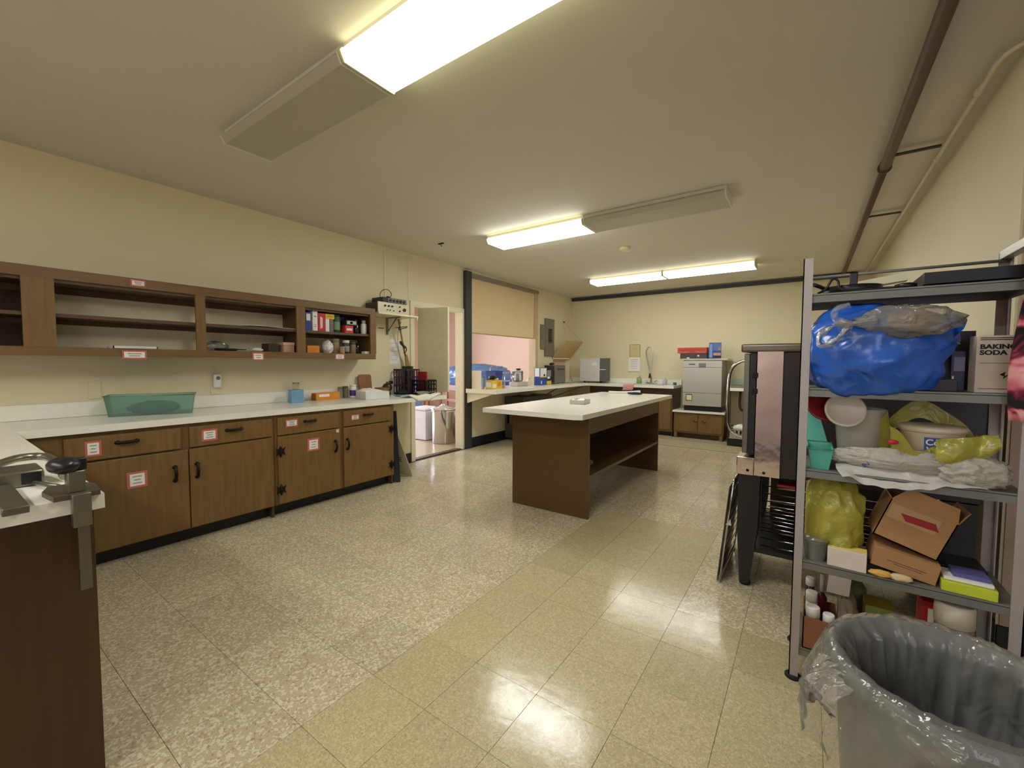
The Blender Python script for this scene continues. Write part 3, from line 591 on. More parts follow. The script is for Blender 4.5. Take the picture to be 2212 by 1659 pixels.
# things on the left wall
t = thing('wall_shelf', 'small white wall shelf carrying the amplifier', 'shelf', (-4.08, 3.34, 1.835))
part(t, 'board', B().box(-4.238, -3.93, 3.02, 3.60, 1.845, 1.865, .002), trimw)
part(t, 'bracket', B().box(-4.236, -4.226, 3.36, 3.385, 1.64, 1.845).box(-4.226, -4.0, 3.36, 3.385, 1.833, 1.845).poly([(-4.228, 3.366, 1.66), (-4.228, 3.366, 1.68), (-4.04, 3.366, 1.836), (-4.06, 3.366, 1.836)], (0, .012, 0)), greym)
t = thing('amplifier', 'brown cased amplifier with a silver knob panel on the wall shelf', 'amplifier', (-4.08, 3.3, 1.866))
part(t, 'case', B().box(-4.22, -4.0, 3.06, 3.50, 1.867, 1.985, .003), M_('amp_case', (62, 48, 36), .5))
part(t, 'front_panel', B().box(-4.0, -3.988, 3.055, 3.505, 1.866, 1.99, .002), M_('silver_panel', (206, 198, 172), .4, metal=.3))
for i, (yy, zz, r) in enumerate([(3.15, 1.95, .011), (3.20, 1.95, .011), (3.25, 1.95, .011), (3.36, 1.955, .009), (3.36, 1.905, .009), (3.43, 1.925, .020), (3.18, 1.905, .006), (3.22, 1.905, .006), (3.27, 1.903, .006)]):
    part(t, 'knob', B().cyl((-3.988, yy, zz), r, .012, 12, axis='x'), blackp)
t = thing('mixer', 'black mixer with round dials sitting on the amplifier', 'mixer', (-4.08, 3.33, 1.991))
part(t, 'case', B().box(-4.20, -4.0, 3.13, 3.48, 1.991, 2.05, .003), blackp)
part(t, 'face', B().box(-4.0, -3.996, 3.20, 3.475, 1.997, 2.045), M_('dial_panel', (128, 126, 120), .3, metal=.5))
for i in range(5): part(t, 'dial', B().cyl((-3.996, 3.235+.05*i, 2.02), .017, .008, 14, axis='x'), blackp)
solo('cable', 'black cable looping above the mixer', 'cable', B().tube(bent([(-4.1, 3.17, 2.056), (-4.09, 3.165, 2.10), (-4.07, 3.19, 2.14), (-4.06, 3.25, 2.15), (-4.05, 3.29, 2.11), (-4.05, 3.28, 2.07), (-4.05, 3.24, 2.058)]), .004, 6), blackp)
solo('cable_clump', 'bundled black plug lying on the mixer', 'plug', B().blob((-4.05, 3.245, 2.062), (.02, .03, .011), .2, 3, 2, 2), blackp)
def sheetpaper(label, y0, y1, z0, z1, x=XL+.001, lines=5):
    b = B().box(x, x+.0008, y0, y1, z0, z1); k = (z1-z0)/(lines+1)
    for i in range(lines): b.box(x, x+.0013, y0+.02, y1-.02-.02*(i % 2), z1-k*(i+.9)-.0015, z1-k*(i+.9)+.0015, m=1)
    solo('notice', label, 'paper', b, [paper, greyt])
sheetpaper('white printed notice taped to the wall below the amplifier shelf', 3.405, 3.56, 1.285, 1.585)
solo('wall_clip', 'thin dark strip on the wall under the shelf', 'clip', B().box(XL, XL+.006, 3.246, 3.325, 1.71, 1.718), iron)
t = thing('paddle', 'long wooden paddle hanging below the wall shelf', 'paddle', (-4.15, 3.5, 1.2))
part(t, 'handle', B().tube([(-4.12, 3.452, 1.83), (-4.16, 3.56, 1.50), (-4.17, 3.60, 1.38)], .011, 8), M_('paddle_wood', (150, 116, 70), .6))
part(t, 'blade', B().poly([(-4.175, 3.59, 1.40), (-4.175, 3.62, 1.40), (-4.175, 3.675, 1.25), (-4.175, 3.635, 1.22), (-4.175, 3.60, 1.27)], (.012, 0, 0)), M_('paddle_wood', (150, 116, 70)))
t = thing('utensil', 'black spatula hanging on a cord beside the wooden paddle', 'utensil', (-4.12, 3.5, 1.3))
part(t, 'cord', B().tube(bent([(-4.13, 3.50, 1.80), (-4.13, 3.45, 1.65), (-4.13, 3.455, 1.48), (-4.13, 3.50, 1.30), (-4.13, 3.52, 1.05)]), .0035, 6), greym)
part(t, 'blade', B().poly([(-4.12, 3.46, 1.555), (-4.12, 3.485, 1.565), (-4.12, 3.56, 1.49), (-4.12, 3.545, 1.47), (-4.12, 3.475, 1.525)], (.008, 0, 0)), blackp)
part(t, 'hook', B().tube(bent([(-4.12, 3.56, 1.50), (-4.12, 3.575, 1.46), (-4.12, 3.555, 1.43), (-4.12, 3.53, 1.42)]), .006, 6), blackp)
solo('hook_rack', 'black wire hook rack fixed below the wall shelf', 'hook', B().tube([(-4.11, 3.44, 1.712), (-4.11, 3.46, 1.73), (-4.11, 3.58, 1.745)], .006, 6).tube([(-4.11, 3.45, 1.70), (-4.11, 3.52, 1.72), (-4.11, 3.575, 1.735)], .005, 6).tube([(-4.236, 3.50, 1.735), (-4.11, 3.50, 1.735)], .004, 6), blackp)
def outlet(label, y0, y1, z0, z1, plug=None):
    t = thing('wall_outlet', label, 'outlet', (XL, (y0+y1)/2, z0))
    part(t, 'plate', B().box(XL, XL+.006, y0, y1, z0, z1, .002), cream)
    return t
outlet('blank cream cover plate on the wall above the left worktop', .732, .80, 1.028, 1.155)
t = outlet('cream wall outlet holding a plug-in air freshener', 1.492, 1.562, 1.016, 1.10)
t = thing('air_freshener', 'white plug-in air freshener with round window on the outlet', 'air freshener', (XL+.02, 1.53, 1.08))
part(t, 'body', B().box(XL+.0065, XL+.045, 1.506, 1.566, 1.075, 1.195, .014), white)
part(t, 'window', B().cyl((XL+.0455, 1.536, 1.16), .016, .004, 16, axis='x'), greym)
t = outlet('cream wall outlet with a black plug near the plum crate', 3.365, 3.44, 1.03, 1.125)
solo('plug', 'black plug in the outlet near the crates', 'plug', B().box(XL+.007, XL+.05, 3.385, 3.42, 1.035, 1.075, .008), blackp)
outlet('second cream outlet plate behind the plum crate', 3.455, 3.515, 1.04, 1.125)
# leaning boards at the cabinet end
t = thing('sign_board', 'cream board with black lettering leaning at the cabinet end', 'sign', (-3.85, 3.2, 0))
part(t, 'board', B().poly([(-4.05, 3.20, 0.004), (-3.665, 3.255, 0.004), (-3.80, 3.06, .70), (-4.15, 3.0, .70)], (.004, .008, 0)), M_('cream_card', (198, 188, 150), .7))
q0, q1, q2 = Vector((-3.665, 3.255, .004)), Vector((-4.05, 3.20, .004)), Vector((-3.80, 3.06, .70))
ex = (q0-q1).normalized(); n = ex.cross(q2-q0).normalized(); n = n if n.dot(Vector((1, -1, 0))) > 0 else -n; ey = n.cross(ex)
orgn = q1+ex*.16+ey*.17+n*.003
mt = Matrix(((ex.x, ey.x, n.x, orgn.x), (ex.y, ey.y, n.y, orgn.y), (ex.z, ey.z, n.z, orgn.z), (0, 0, 0, 1)))
text(t, 'lettering', 'FEE', .075, black_ink, T(-t.location) @ mt, .0006)
solo('easel_board', 'dark framed board leaning against the end of the base cabinet', 'board', B().poly([(-3.665, 2.955, 0.002), (-3.60, 3.02, 0.002), (-3.612, 2.985, .78), (-3.665, 2.955, .78)], (-.012, .014, 0)).box(-3.70, -3.66, 2.957, 2.975, .002, .80), M_('dark_navy_board', (34, 36, 44), .5))

# ================================================================== SERVING OPENING AND FAR-LEFT CORNER
t = thing('roller_shade', 'tan roller shade half drawn in the serving opening', 'shade', (XL-.05, 5.9, 1.76))
part(t, 'cloth', B().box(XL-.052, XL-.048, 4.935, 6.785, 1.768, 2.60), M_('tan_shade', (236, 212, 170), .8, var=.02))
part(t, 'hem_bar', B().box(XL-.058, XL-.042, 4.935, 6.785, 1.752, 1.770, .003), M_('tan_hem', (190, 160, 116), .7))
part(t, 'valance', B().box(XL-.03, XL+.03, 4.905, 6.88, 2.595, 2.655, .004), M_('grey_valance', (138, 130, 112), .6))
PX = -3.60
t = thing('worktop', 'cream laminate serving counter through the opening and around the far corner', 'worktop', (-3.9, 6.5, .86))
part(t, 'top', B().poly([(-4.36, 4.945, .858), (-4.36, 4.94, .858), (XL, 4.94, .858), (-4.17, 4.92, .858), (-4.17, 4.76, .858), (PX, 4.76, .858), (PX, 7.70, .858), (-1.935, 7.70, .858), (-1.935, 8.285, .858), (-4.238, 8.285, .858), (-4.238, 6.785, .858), (-4.36, 6.785, .858)], (0, 0, .046)), lamin)
part(t, 'end_trim', B().box(-4.165, PX+.004, 4.738, 4.762, .852, .915, .004), trimw)
part(t, 'backsplash', B().box(-4.20, -1.935, 8.272, 8.298, .905, 1.0, .003), lamin)
part(t, 'backsplash', B().box(-4.238, -4.215, 6.89, 8.27, .905, .955, .003), lamin)
part(t, 'bracket', B().poly([(-4.165, 4.77, .856), (-3.66, 4.77, .856), (-4.165, 4.77, .70)], (0, .03, 0)), trimw)
part(t, 'bracket', B().poly([(-4.235, 6.2, .856), (-3.70, 6.2, .856), (-4.235, 6.2, .66)], (0, .03, 0)), trimw)
part(t, 'brace', B().tube([(-3.62, 7.62, .85), (-4.2, 7.2, .60)], .012, 8), greym)
part(t, 'brace', B().tube([(-3.66, 6.62, .85), (-4.2, 6.9, .62)], .012, 8), greym)
solo('equipment_chest', 'dark grey metal chest under the serving counter', 'cabinet', B().box(-4.2, -3.82, 5.78, 6.72, .03, .735, .008).box(-3.82, -3.812, 5.82, 6.68, .1, .69), M_('dark_grey_enamel', (74, 72, 66), .5))
t = thing('waste_bin', 'ribbed grey steel waste bin beside the island, below the serving counter', 'waste bin', (-3.68, 5.60, 0))
part(t, 'drum', B().lathe([(.12, .003), (.165, .02), (.175, .30), (.18, .56), (.172, .56), (.0001, .05)], (-3.68, 5.60, 0), 28, cap=False), M_('galvanized', (120, 122, 120), .4, metal=.7))
part(t, 'rim', B().tube([(-3.68+.18*math.cos(a*math.pi/14), 5.60+.18*math.sin(a*math.pi/14), .56) for a in range(28)], .007, 6, closed=True), M_('galvanized', (120, 122, 120)))

P = .9045
solo('splash_board', 'white upright board standing at the end of the serving counter', 'board', B().box(-4.10, -3.93, 4.80, 4.82, P, 1.185, .003), trimw)
t = thing('tote', 'royal blue plastic tote with wire handle on the serving counter', 'tote', (-4.10, 5.35, P))
part(t, 'tub', B().lathe([(.10, .0), (.11, .02), (.135, .26), (.142, .27), (.128, .262), (.1, .03), (.0001, .02)], (-4.10, 5.35, P), 4, cap=False, sm=False).xf(T((-4.10, 5.35, 0)) @ Rz(.785) @ T((4.10, -5.35, 0))), M_('royal_blue', (52, 70, 140), .4))
part(t, 'handle', B().tube(bent([(-4.10, 5.24, P+.265), (-4.10, 5.26, P+.33), (-4.10, 5.35, P+.35), (-4.10, 5.44, P+.33), (-4.10, 5.46, P+.265)]), .004, 6), chrome)
solo('cap', 'black rumpled cap in front of the blue tote', 'cap', B().blob((-3.93, 5.09, P+.175), (.05, .07, .035), .2, 2.5, 6, 3), blackp)
carton('carton', 'yellow printed snack box on the serving counter', 'box', -4.0, -3.88, 5.00, 5.26, P, 1.035, yel, [('+x', .1, .45, .15, .6, paper), ('+x', .55, .9, .3, .8, org), ('-y', .1, .9, .2, .8, paper)])
solo('crumpled_paper', 'crumpled white paper on the yellow snack box', 'paper', B().blob((-3.94, 5.15, 1.05), (.04, .08, .018), .3, 3, 12, 3), paper)
carton('carton', 'small brown packet beside the yellow snack box', 'box', -3.99, -3.90, 5.28, 5.36, P, .955, M_('brown_packet', (176, 140, 96)))
jar('pitcher', 'clear glass pitcher behind the yellow snack box', 'pitcher', -4.08, 4.98, P, .06, .19, clearp, clearp, .04, 1.)
t = thing('wire_stand', 'chrome wire stand on the serving counter', 'stand', (-4.10, 5.63, P))
for s in (-1, 1):
    for q in (-1, 1): part(t, 'leg', B().tube([(-4.10+q*.09, 5.63+s*.11, P), (-4.10+q*.06, 5.63+s*.085, P+.235)], .004, 6), chrome)
part(t, 'ring', B().tube([(-4.10+.065*math.cos(a*math.pi/10), 5.63+.10*math.sin(a*math.pi/10), P+.235) for a in range(20)], .005, 6, closed=True), chrome)
part(t, 'ring', B().tube([(-4.10+.08*math.cos(a*math.pi/10), 5.63+.105*math.sin(a*math.pi/10), P+.10) for a in range(20)], .004, 6, closed=True), chrome)
t = thing('food_processor', 'food processor with clear bowl and grey base on the serving counter', 'food processor', (-4.08, 6.03, P))
part(t, 'base', B().box(-4.17, -3.99, 5.86, 6.18, P, P+.075, .012), M_('light_grey_plastic', (186, 178, 172), .4))
part(t, 'bowl', B().lathe([(.075, P+.08), (.09, P+.1), (.095, P+.25)], (-4.08, 5.98, 0), 24), clearp)
part(t, 'hub', B().cyl((-4.08, 5.98, P+.08), .03, .13, 16), greym)
part(t, 'lid', B().lathe([(.10, P+.25), (.10, P+.265), (.04, P+.27)], (-4.08, 5.98, 0), 24), M_('pale_lid', (200, 194, 188), .3))
part(t, 'pusher', B().cyl((-4.08, 6.0, P+.27), .03, .012, 16).blob((-4.08, 6.0, P+.29), (.045, .055, .014), .1, 2, 1, 2), blackp)
part(t, 'handle', B().box(-4.10, -4.06, 6.095, 6.13, P+.10, P+.24, .01), M_('white_handle', (206, 200, 194), .4))
jar('bottle', 'small cream bottle beside the food processor', 'bottle', -4.08, 6.34, P, .04, .14, cream, cream, .2, .5)
carton('carton', 'blue and white picture box on the counter by the opening', 'box', -4.02, -3.9, 6.42, 6.66, P, 1.215, bluep, [('+x', .05, .95, .5, .98, paper), ('+x', .0, 1., .44, .5, yel), ('-y', .1, .9, .5, .98, paper), ('+x', .5, .75, .52, .62, black_ink), ('+x', .15, .3, .08, .25, lav)])
carton('carton', 'black and yellow picture box next to the blue box', 'box', -4.02, -3.92, 6.69, 6.86, P, 1.175, M_('black_carton', (40, 38, 42)), [('+x', .0, 1., .02, .25, yel), ('+x', .1, .9, .55, .97, M_('grey_print', (130, 140, 130))), ('+x', .15, .7, .40, .58, paper)])
t = thing('toaster_oven', 'grey countertop toaster oven on the far counter corner', 'toaster', (-4.03, 7.2, P))
part(t, 'case', B().box(-4.16, -3.92, 7.0, 7.42, P+.015, 1.262, .012), M_('toaster_grey', (118, 114, 100), .4, metal=.3))
part(t, 'side_grille', B().box(-4.14, -3.94, 6.985, 7.0, P+.03, 1.25, .004), blackp)
part(t, 'lever', B().box(-3.92, -3.905, 7.08, 7.34, 1.18, 1.195, .003), blackp)
for s in (7.05, 7.37): part(t, 'foot', B().cyl((-4.04, s, P), .015, .016, 10), rubber)
solo('oven_mitt', 'black mitt lying on the toaster oven', 'mitt', B().blob((-4.02, 7.05, 1.285), (.05, .05, .022), .2, 2, 4, 3), blackp)
# hatch flap on strings
t = thing('hatch_flap', 'beige wooden hatch flap propped open on strings in the far corner', 'flap', (XL, 7.83, 1.40))
fl = [(XL+.024, 7.45, 1.415), (XL+.024, 8.21, 1.415), (-3.93, 8.21, 1.745), (-3.93, 7.45, 1.745)]
part(t, 'board', B().poly(fl, (-.012, 0, .011)), M_('beige_board', (200, 172, 122), .6, var=.03))
part(t, 'string', B().tube([(XL+.004, 7.92, 2.16), (-3.94, 7.47, 1.755)], .002, 5), greyt)
part(t, 'string', B().tube([(XL+.004, 7.92, 2.16), (-3.94, 8.19, 1.755)], .002, 5), greyt)
part(t, 'hook', B().box(XL, XL+.02, 7.90, 7.94, 2.15, 2.17), iron)
# electrical panel
t = thing('electrical_panel', 'grey electrical breaker panel on the wall by the serving opening', 'electrical panel', (XL, 7.25, 1.44))
pg = M_('panel_grey', (122, 114, 96), .5)
part(t, 'box', B().box(XL, XL+.04, 7.125, 7.46, 1.44, 2.17, .004), pg)
part(t, 'side_box', B().box(XL, XL+.03, 6.965, 7.13, 1.57, 2.04, .004), pg)
part(t, 'door', B().box(XL+.041, XL+.046, 7.21, 7.365, 1.70, 1.98, .002), M_('panel_door_grey', (84, 80, 72), .5))
for i in range(5): part(t, 'breaker', B().box(XL+.046, XL+.052, 7.235, 7.34, 1.73+.05*i, 1.765+.05*i), blackp)
# white appliance
t = thing('ice_maker', 'white boxy appliance with dark vents on the far counter', 'appliance', (-3.55, 7.97, P), rz=math.radians(0))
part(t, 'case', B().box(-3.87, -3.435, 7.95, 8.22, P+.03, 1.405, .008), M_('appliance_white', (214, 208, 204), .35))
part(t, 'dark_side', B().poly([(-3.434, 7.952, P+.035), (-3.325, 7.99, P+.035), (-3.325, 8.22, P+.035), (-3.434, 8.22, P+.035)], (0, 0, .462)), M_('vent_grey', (82, 84, 80), .4))
part(t, 'divider', B().poly([(-3.434, 7.949, 1.17), (-3.324, 7.988, 1.17), (-3.324, 7.995, 1.17), (-3.434, 7.956, 1.17)], (0, 0, .012)), white)
part(t, 'badge', B().box(-3.60, -3.49, 7.948, 7.951, 1.255, 1.315), paper)
for xx in (-3.8, -3.45): part(t, 'foot', B().cyl((xx, 8.05, P), .02, .031, 10), rubber)
solo('power_cord', 'black power cord lying on the far counter', 'cord', B().tube(bent([(-4.0, 7.40, P+.006), (-3.86, 7.62, P+.006), (-3.9, 7.85, P+.006), (-3.75, 7.88, P+.006), (-3.6, 7.85, P+.006)]), .005, 6), blackp)

# ================================================================== BACK WALL RUN
t = thing('base_cabinet', 'brown base cabinet under the sink counter on the back wall', 'cabinet', (-2.7, 8.0, 0))
part(t, 'body', B().box(-3.55, -1.965, 7.775, 8.28, .08, .857), woodm)
part(t, 'toe_kick', B().box(-3.55, -1.98, 7.83, 7.84, 0, .08), blackm)
part(t, 'side_panel', B().box(-1.965, -1.95, 7.75, 8.28, 0, .857), woodd)
for x0 in (-3.5, -2.98, -2.46): part(t, 'door', B().box(x0, x0+.47, 7.757, 7.774, .12, .70, .004), woodm)
part(t, 'apron', B().box(-3.55, -1.965, 7.757, 7.774, .72, .85), woodd)
t = thing('base_cabinet', 'low brown cabinet carrying the dishwasher', 'cabinet', (-1.52, 7.98, 0))
part(t, 'body', B().box(-1.93, -1.13, 7.745, 8.28, .09, .452), woodm)
for x0 in (-1.905, -1.52): part(t, 'door', B().box(x0, x0+.37, 7.727, 7.744, .12, .43, .004), woodm)
for x0 in (-1.60, -1.46): part(t, 'handle', B().tube([(x0, 7.72, .31), (x0, 7.712, .325), (x0+.03, 7.712, .30), (x0+.06, 7.72, .30)], .005, 6), iron)
for x0 in (-1.92, -1.19): part(t, 'foot', B().box(x0, x0+.05, 7.73, 7.78, 0, .09), woodm)
part(t, 'toe_kick', B().box(-1.87, -1.19, 7.80, 7.81, .0, .09), woodd)
part(t, 'top', B().box(-1.945, -1.115, 7.70, 8.28, .453, .484, .002), lamin, 'white laminate top')
D = .485
t = thing('dishwasher', 'stainless steel undercounter dishwasher standing on the low cabinet', 'dishwasher', (-1.48, 8.0, D))
part(t, 'case', B().box(-1.79, -1.175, 7.76, 8.25, D+.09, 1.355, .004), M_('case_grey', (150, 148, 138), .4, metal=.6))
part(t, 'base', B().box(-1.775, -1.165, 7.79, 8.22, D, D+.09), blackp)
part(t, 'lower_panel', B().box(-1.79, -1.18, 7.742, 7.76, .578, .795, .002), steel)
part(t, 'door', B().box(-1.79, -1.18, 7.738, 7.76, .802, 1.232, .003), steel)
c = part(t, 'control_panel', B().box(-1.79, -1.18, 7.740, 7.76, 1.238, 1.345, .002), steel)
part(c, 'latch', B().box(-1.54, -1.43, 7.722, 7.74, 1.245, 1.31, .006), greym)
part(c, 'badge', B().box(-1.70, -1.60, 7.738, 7.741, 1.282, 1.296), black_ink)
part(t, 'top', B().box(-1.80, -1.09, 7.735, 8.26, 1.356, 1.385, .003), M_('top_steel', (196, 190, 172), .35, metal=.5))
part(t, 'switch', B().box(-1.725, -1.64, 7.733, 7.742, .67, .76, .002), M_('switch_cream', (226, 214, 160), .4)); part(t, 'switch_frame', B().box(-1.735, -1.635, 7.737, 7.742, .66, .775, .001), blackp)
carton('carton', 'black flat box on top of the dishwasher', 'box', -1.86, -1.425, 7.80, 8.1, 1.386, 1.478, M_('charcoal_carton', (66, 56, 54)), [('-y', .45, .62, .5, .7, prp), ('-y', .65, .72, .4, .7, lav)])
t = carton('carton', 'flat red-orange box with black lettering on the black box', 'box', -1.905, -1.43, 7.79, 8.12, 1.479, 1.578, M_('red_orange_carton', (190, 76, 52)), [('-y', .08, .92, .80, .86, M_('dark_red', (120, 30, 24))), ('-y', .4, .64, .14, .26, M_('dark_red', (120, 30, 24))), ('-y', .05, .95, .45, .66, M_('deep_red_band', (150, 50, 36)))])  # includes a darker red band across the carton front
t = carton('carton', 'blue printed box with yellow sticker on top of the dishwasher', 'box', -1.405, -1.215, 7.78, 7.92, 1.386, 1.652, M_('blue_carton', (62, 84, 150)), [('-y', .05, .28, .08, .92, M_('light_blue', (120, 150, 200))), ('-y', .34, .98, .5, .95, M_('mid_blue', (92, 116, 170))), ('-y', .36, .95, .2, .36, tan), ('-y', .33, .98, .05, .18, navy), ('-y', .74, .99, .52, .72, M_('sticker_yellow', (226, 218, 140)))], rz=math.radians(10))
solo('bottle_cap', 'small white bottle cap on the dishwasher edge', 'paper', B().blob((-1.72, 7.77, 1.397), (.025, .02, .011), .2, 3, 5, 2), paper)  # a white bottle cap, shaped as a small lump
# sink with pre-rinse tap
t = thing('sink', 'stainless steel sink set into the back counter', 'sink', (-2.5, 7.95, P))
part(t, 'rim', B().box(-2.75, -2.15, 7.80, 7.83, P, P+.006).box(-2.75, -2.15, 8.18, 8.24, P, P+.006).box(-2.75, -2.72, 7.80, 8.24, P, P+.006).box(-2.18, -2.15, 7.80, 8.24, P, P+.006), steel)
part(t, 'basin', B().box(-2.72, -2.18, 7.83, 8.18, P-.02, P-.018).box(-2.72, -2.18, 7.83, 7.834, P-.02, P), greym)
t = thing('faucet', 'chrome pre-rinse faucet with tall looped spray hose', 'faucet', (-2.48, 8.2, P))
part(t, 'body', B().lathe([(.03, 0), (.03, .02), (.018, .04), (.018, .12), (.012, .13)], (-2.48, 8.2, P+.006), 16).box(-2.58, -2.38, 8.17, 8.23, P+.007, P+.03, .008), chrome)
for s in (-1, 1): part(t, 'handle', B().tube([(-2.48+s*.07, 8.2, P+.03), (-2.48+s*.075, 8.2, P+.055), (-2.48+s*.12, 8.16, P+.065)], .009, 8), chrome)
part(t, 'hose', B().tube(bent([(-2.48, 8.2, P+.13), (-2.52, 8.18, P+.32), (-2.565, 8.15, P+.58), (-2.53, 8.12, P+.69), (-2.47, 8.10, P+.70), (-2.425, 8.08, P+.60), (-2.44, 8.06, P+.36), (-2.46, 8.05, P+.20)]), .014, 10), steel)
part(t, 'spray_head', B().tube([(-2.46, 8.05, P+.21), (-2.463, 8.045, P+.12)], [.014, .024], 12), blackp)
part(t, 'bracket', B().tube([(-2.48, 8.2, P+.14), (-2.48, 8.08, P+.22)], .006, 6), chrome)
jar('soap_bottle', 'green dish soap bottle beside the sink', 'bottle', -2.72, 8.22, P+.0065, .045, .165, M_('green_soap', (120, 160, 90), .15), M_('clear_pump', (214, 222, 206), .3), .3, .35)
jar('soap_bottle', 'pale lilac lotion bottle to the right of the faucet', 'bottle', -2.23, 8.2, P+.0065, .036, .135, M_('lilac_lotion', (190, 186, 196), .3), white, .25, .4)
jar('cup', 'small dark green cup at the end of the back counter', 'cup', -2.02, 8.12, P, .03, .05, M_('dark_green_cup', (70, 96, 84), .3), M_('cup_rim', (120, 140, 130)), .2, .98)
b = B().sheet(16, 10, lambda u, v: (-2.85+.2*u+.012*math.sin(4*v), 7.78-.10*v/.55 if v < .55 else 7.684+.004*math.sin(9*u), P+.006+.003*math.sin(8*u) if v < .55 else P-.02-.22*(v-.55)+.02*u))
solo('checked_cloth', 'red and white checked dishcloth hanging over the back counter edge', 'cloth', b, checks('red_check', (226, 200, 190), (206, 90, 84), 52), solid=.003)
solo('picture_frame', 'clear wall frame holding instructions above the sink', 'frame', B().box(-2.945, -2.735, 8.292, 8.299, 1.40, 1.675, m=0).box(-2.945, -2.938, 8.288, 8.293, 1.40, 1.675, m=1).box(-2.742, -2.735, 8.288, 8.293, 1.40, 1.675, m=1).box(-2.945, -2.735, 8.288, 8.293, 1.668, 1.675, m=1), [M_('cream_sheet', (206, 190, 140), .5), greym])
b = B().box(-2.965, -2.728, 8.283, 8.288, 1.142, 1.42)
for i in range(6): b.box(-2.92+.01*(i % 2), -2.77-.012*(i % 3), 8.2815, 8.283, 1.37-.035*i, 1.378-.035*i, m=1)
solo('notice', 'white handwritten notice below the clear frame over the sink', 'paper', b, [paper, M_('pale_grey_ink', (176, 166, 150), .8)])
# counter right of the dishwasher
t = thing('worktop', 'white counter section right of the dishwasher on the back wall', 'worktop', (-.6, 8.0, .855))
part(t, 'top', B().box(-1.10, .10, 7.72, 8.285, .855, .905, .002), lamin)
part(t, 'backsplash', B().box(-1.10, .10, 8.272, 8.298, .906, 1.04, .002), M_('mint_splash', (190, 206, 190), .3))
part(t, 'leg', B().box(-1.08, -1.04, 7.76, 7.80, 0, .855), woodd); part(t, 'leg', B().box(.05, .09, 7.76, 7.80, 0, .855), woodd)
part(t, 'shelf', B().box(-1.08, .09, 7.80, 8.28, .20, .22), blackm)
solo('dish_tray', 'dark grey tray on the counter right of the dishwasher', 'tray', B().box(-1.06, -.60, 7.80, 8.2, P+.002, P+.032, .004), greym)
t = thing('drain_pipes', 'brown drain pipes below the right hand counter', 'pipe', (-.9, 8.15, .22))
part(t, 'pipe', B().tube(bent([(-.95, 8.2, .82), (-.95, 8.15, .6), (-.90, 8.15, .5), (-.70, 8.15, .46)]), .02, 8), pipeb)
part(t, 'pipe', B().tube(bent([(-.85, 8.2, .85), (-.83, 8.2, .7), (-.88, 8.2, .55), (-.80, 8.2, .35), (-.62, 8.2, .30)]), .016, 8), pipeb)
t = thing('dish_basket', 'grey plastic dish basket on the floor below the right hand counter', 'basket', (-.82, 7.55, .12))
for i in range(7):
    x = -.99+.055*i; part(t, 'slat', B().box(x, x+.03, 7.40, 7.408, .14, .27), M_('basket_grey', (170, 168, 160), .4))
part(t, 'tray', B().box(-1.0, -.62, 7.40, 7.70, .125, .14), M_('basket_grey', (170, 168, 160)))
part(t, 'rim', B().tube([(-1.0, 7.40, .27), (-.62, 7.40, .27), (-.62, 7.70, .27), (-1.0, 7.70, .27)], .008, 6, closed=True), M_('basket_grey', (170, 168, 160)))
solo('low_crate', 'black crate under the grey dish basket', 'crate', B().box(-1.03, -.58, 7.42, 7.74, .004, .122, .004), blackp)
solo('rag', 'white rag crumpled in the dish basket', 'cloth', B().blob((-.85, 7.53, .285), (.10, .09, .05), .3, 2.5, 7, 3), paper)
solo('rag', 'white and red rag crumpled on the shelf above the dish basket', 'cloth', B().blob((-.84, 7.92, .262), (.13, .06, .034), .3, 2.5, 8, 3), [paper])
# floor drain
t = thing('floor_grate', 'long slotted floor drain grate in front of the dishwasher', 'grate', (-1.4, 7.12, 0))
gm = M_('grate_beige', (190, 176, 142), .4, metal=.1)
part(t, 'channel', B().box(-3.0, .3, 6.86, 7.40, .0005, .0015), M_('drain_dark', (14, 12, 10), .8))
for i in range(6): part(t, 'bar', B().box(-3.0, .3, 6.865+.09*i, 6.865+.09*i+.066, .0016, .006), gm)

# ================================================================== ISLAND
IX0, IX1, IY0, IY1 = -2.44, -1.452, 3.01, 5.74
t = thing('kitchen_island', 'long kitchen island with white top, clipped corners and dark brown panels', 'island', (-1.95, 4.3, 0))
k = .075
part(t, 'top', B().poly([(IX0, IY0, .848), (IX1-k, IY0, .848), (IX1, IY0+k*.45, .848), (IX1, IY1-k*.45, .848), (IX1-k, IY1, .848), (IX0, IY1, .848)], (0, 0, .04)), lamin, 'white laminate top')
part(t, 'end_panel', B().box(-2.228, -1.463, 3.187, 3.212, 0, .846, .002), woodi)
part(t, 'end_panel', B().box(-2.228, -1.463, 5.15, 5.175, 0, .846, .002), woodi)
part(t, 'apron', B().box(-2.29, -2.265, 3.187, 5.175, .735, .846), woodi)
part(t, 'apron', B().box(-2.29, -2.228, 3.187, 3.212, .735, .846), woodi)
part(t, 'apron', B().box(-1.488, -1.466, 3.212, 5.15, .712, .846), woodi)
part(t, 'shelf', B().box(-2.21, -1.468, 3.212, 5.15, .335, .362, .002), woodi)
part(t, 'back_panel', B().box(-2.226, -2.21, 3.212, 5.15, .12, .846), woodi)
solo('plastic_bag', 'crumpled bag stored on the island shelf', 'plastic bag', B().blob((-1.66, 3.42, .41), (.10, .14, .05), .3, 2.5, 21, 3, fn=lambda p: Vector((p.x, max(p.y, 3.215), max(p.z, .3625)))), film('pale_bag', (190, 180, 160), .6, .25, .4, .5))
carton('carton', 'faded carton pushed to the back of the island shelf', 'box', -1.98, -1.80, 3.66, 3.84, .3625, .50, M_('faded_card', (120, 106, 82)))
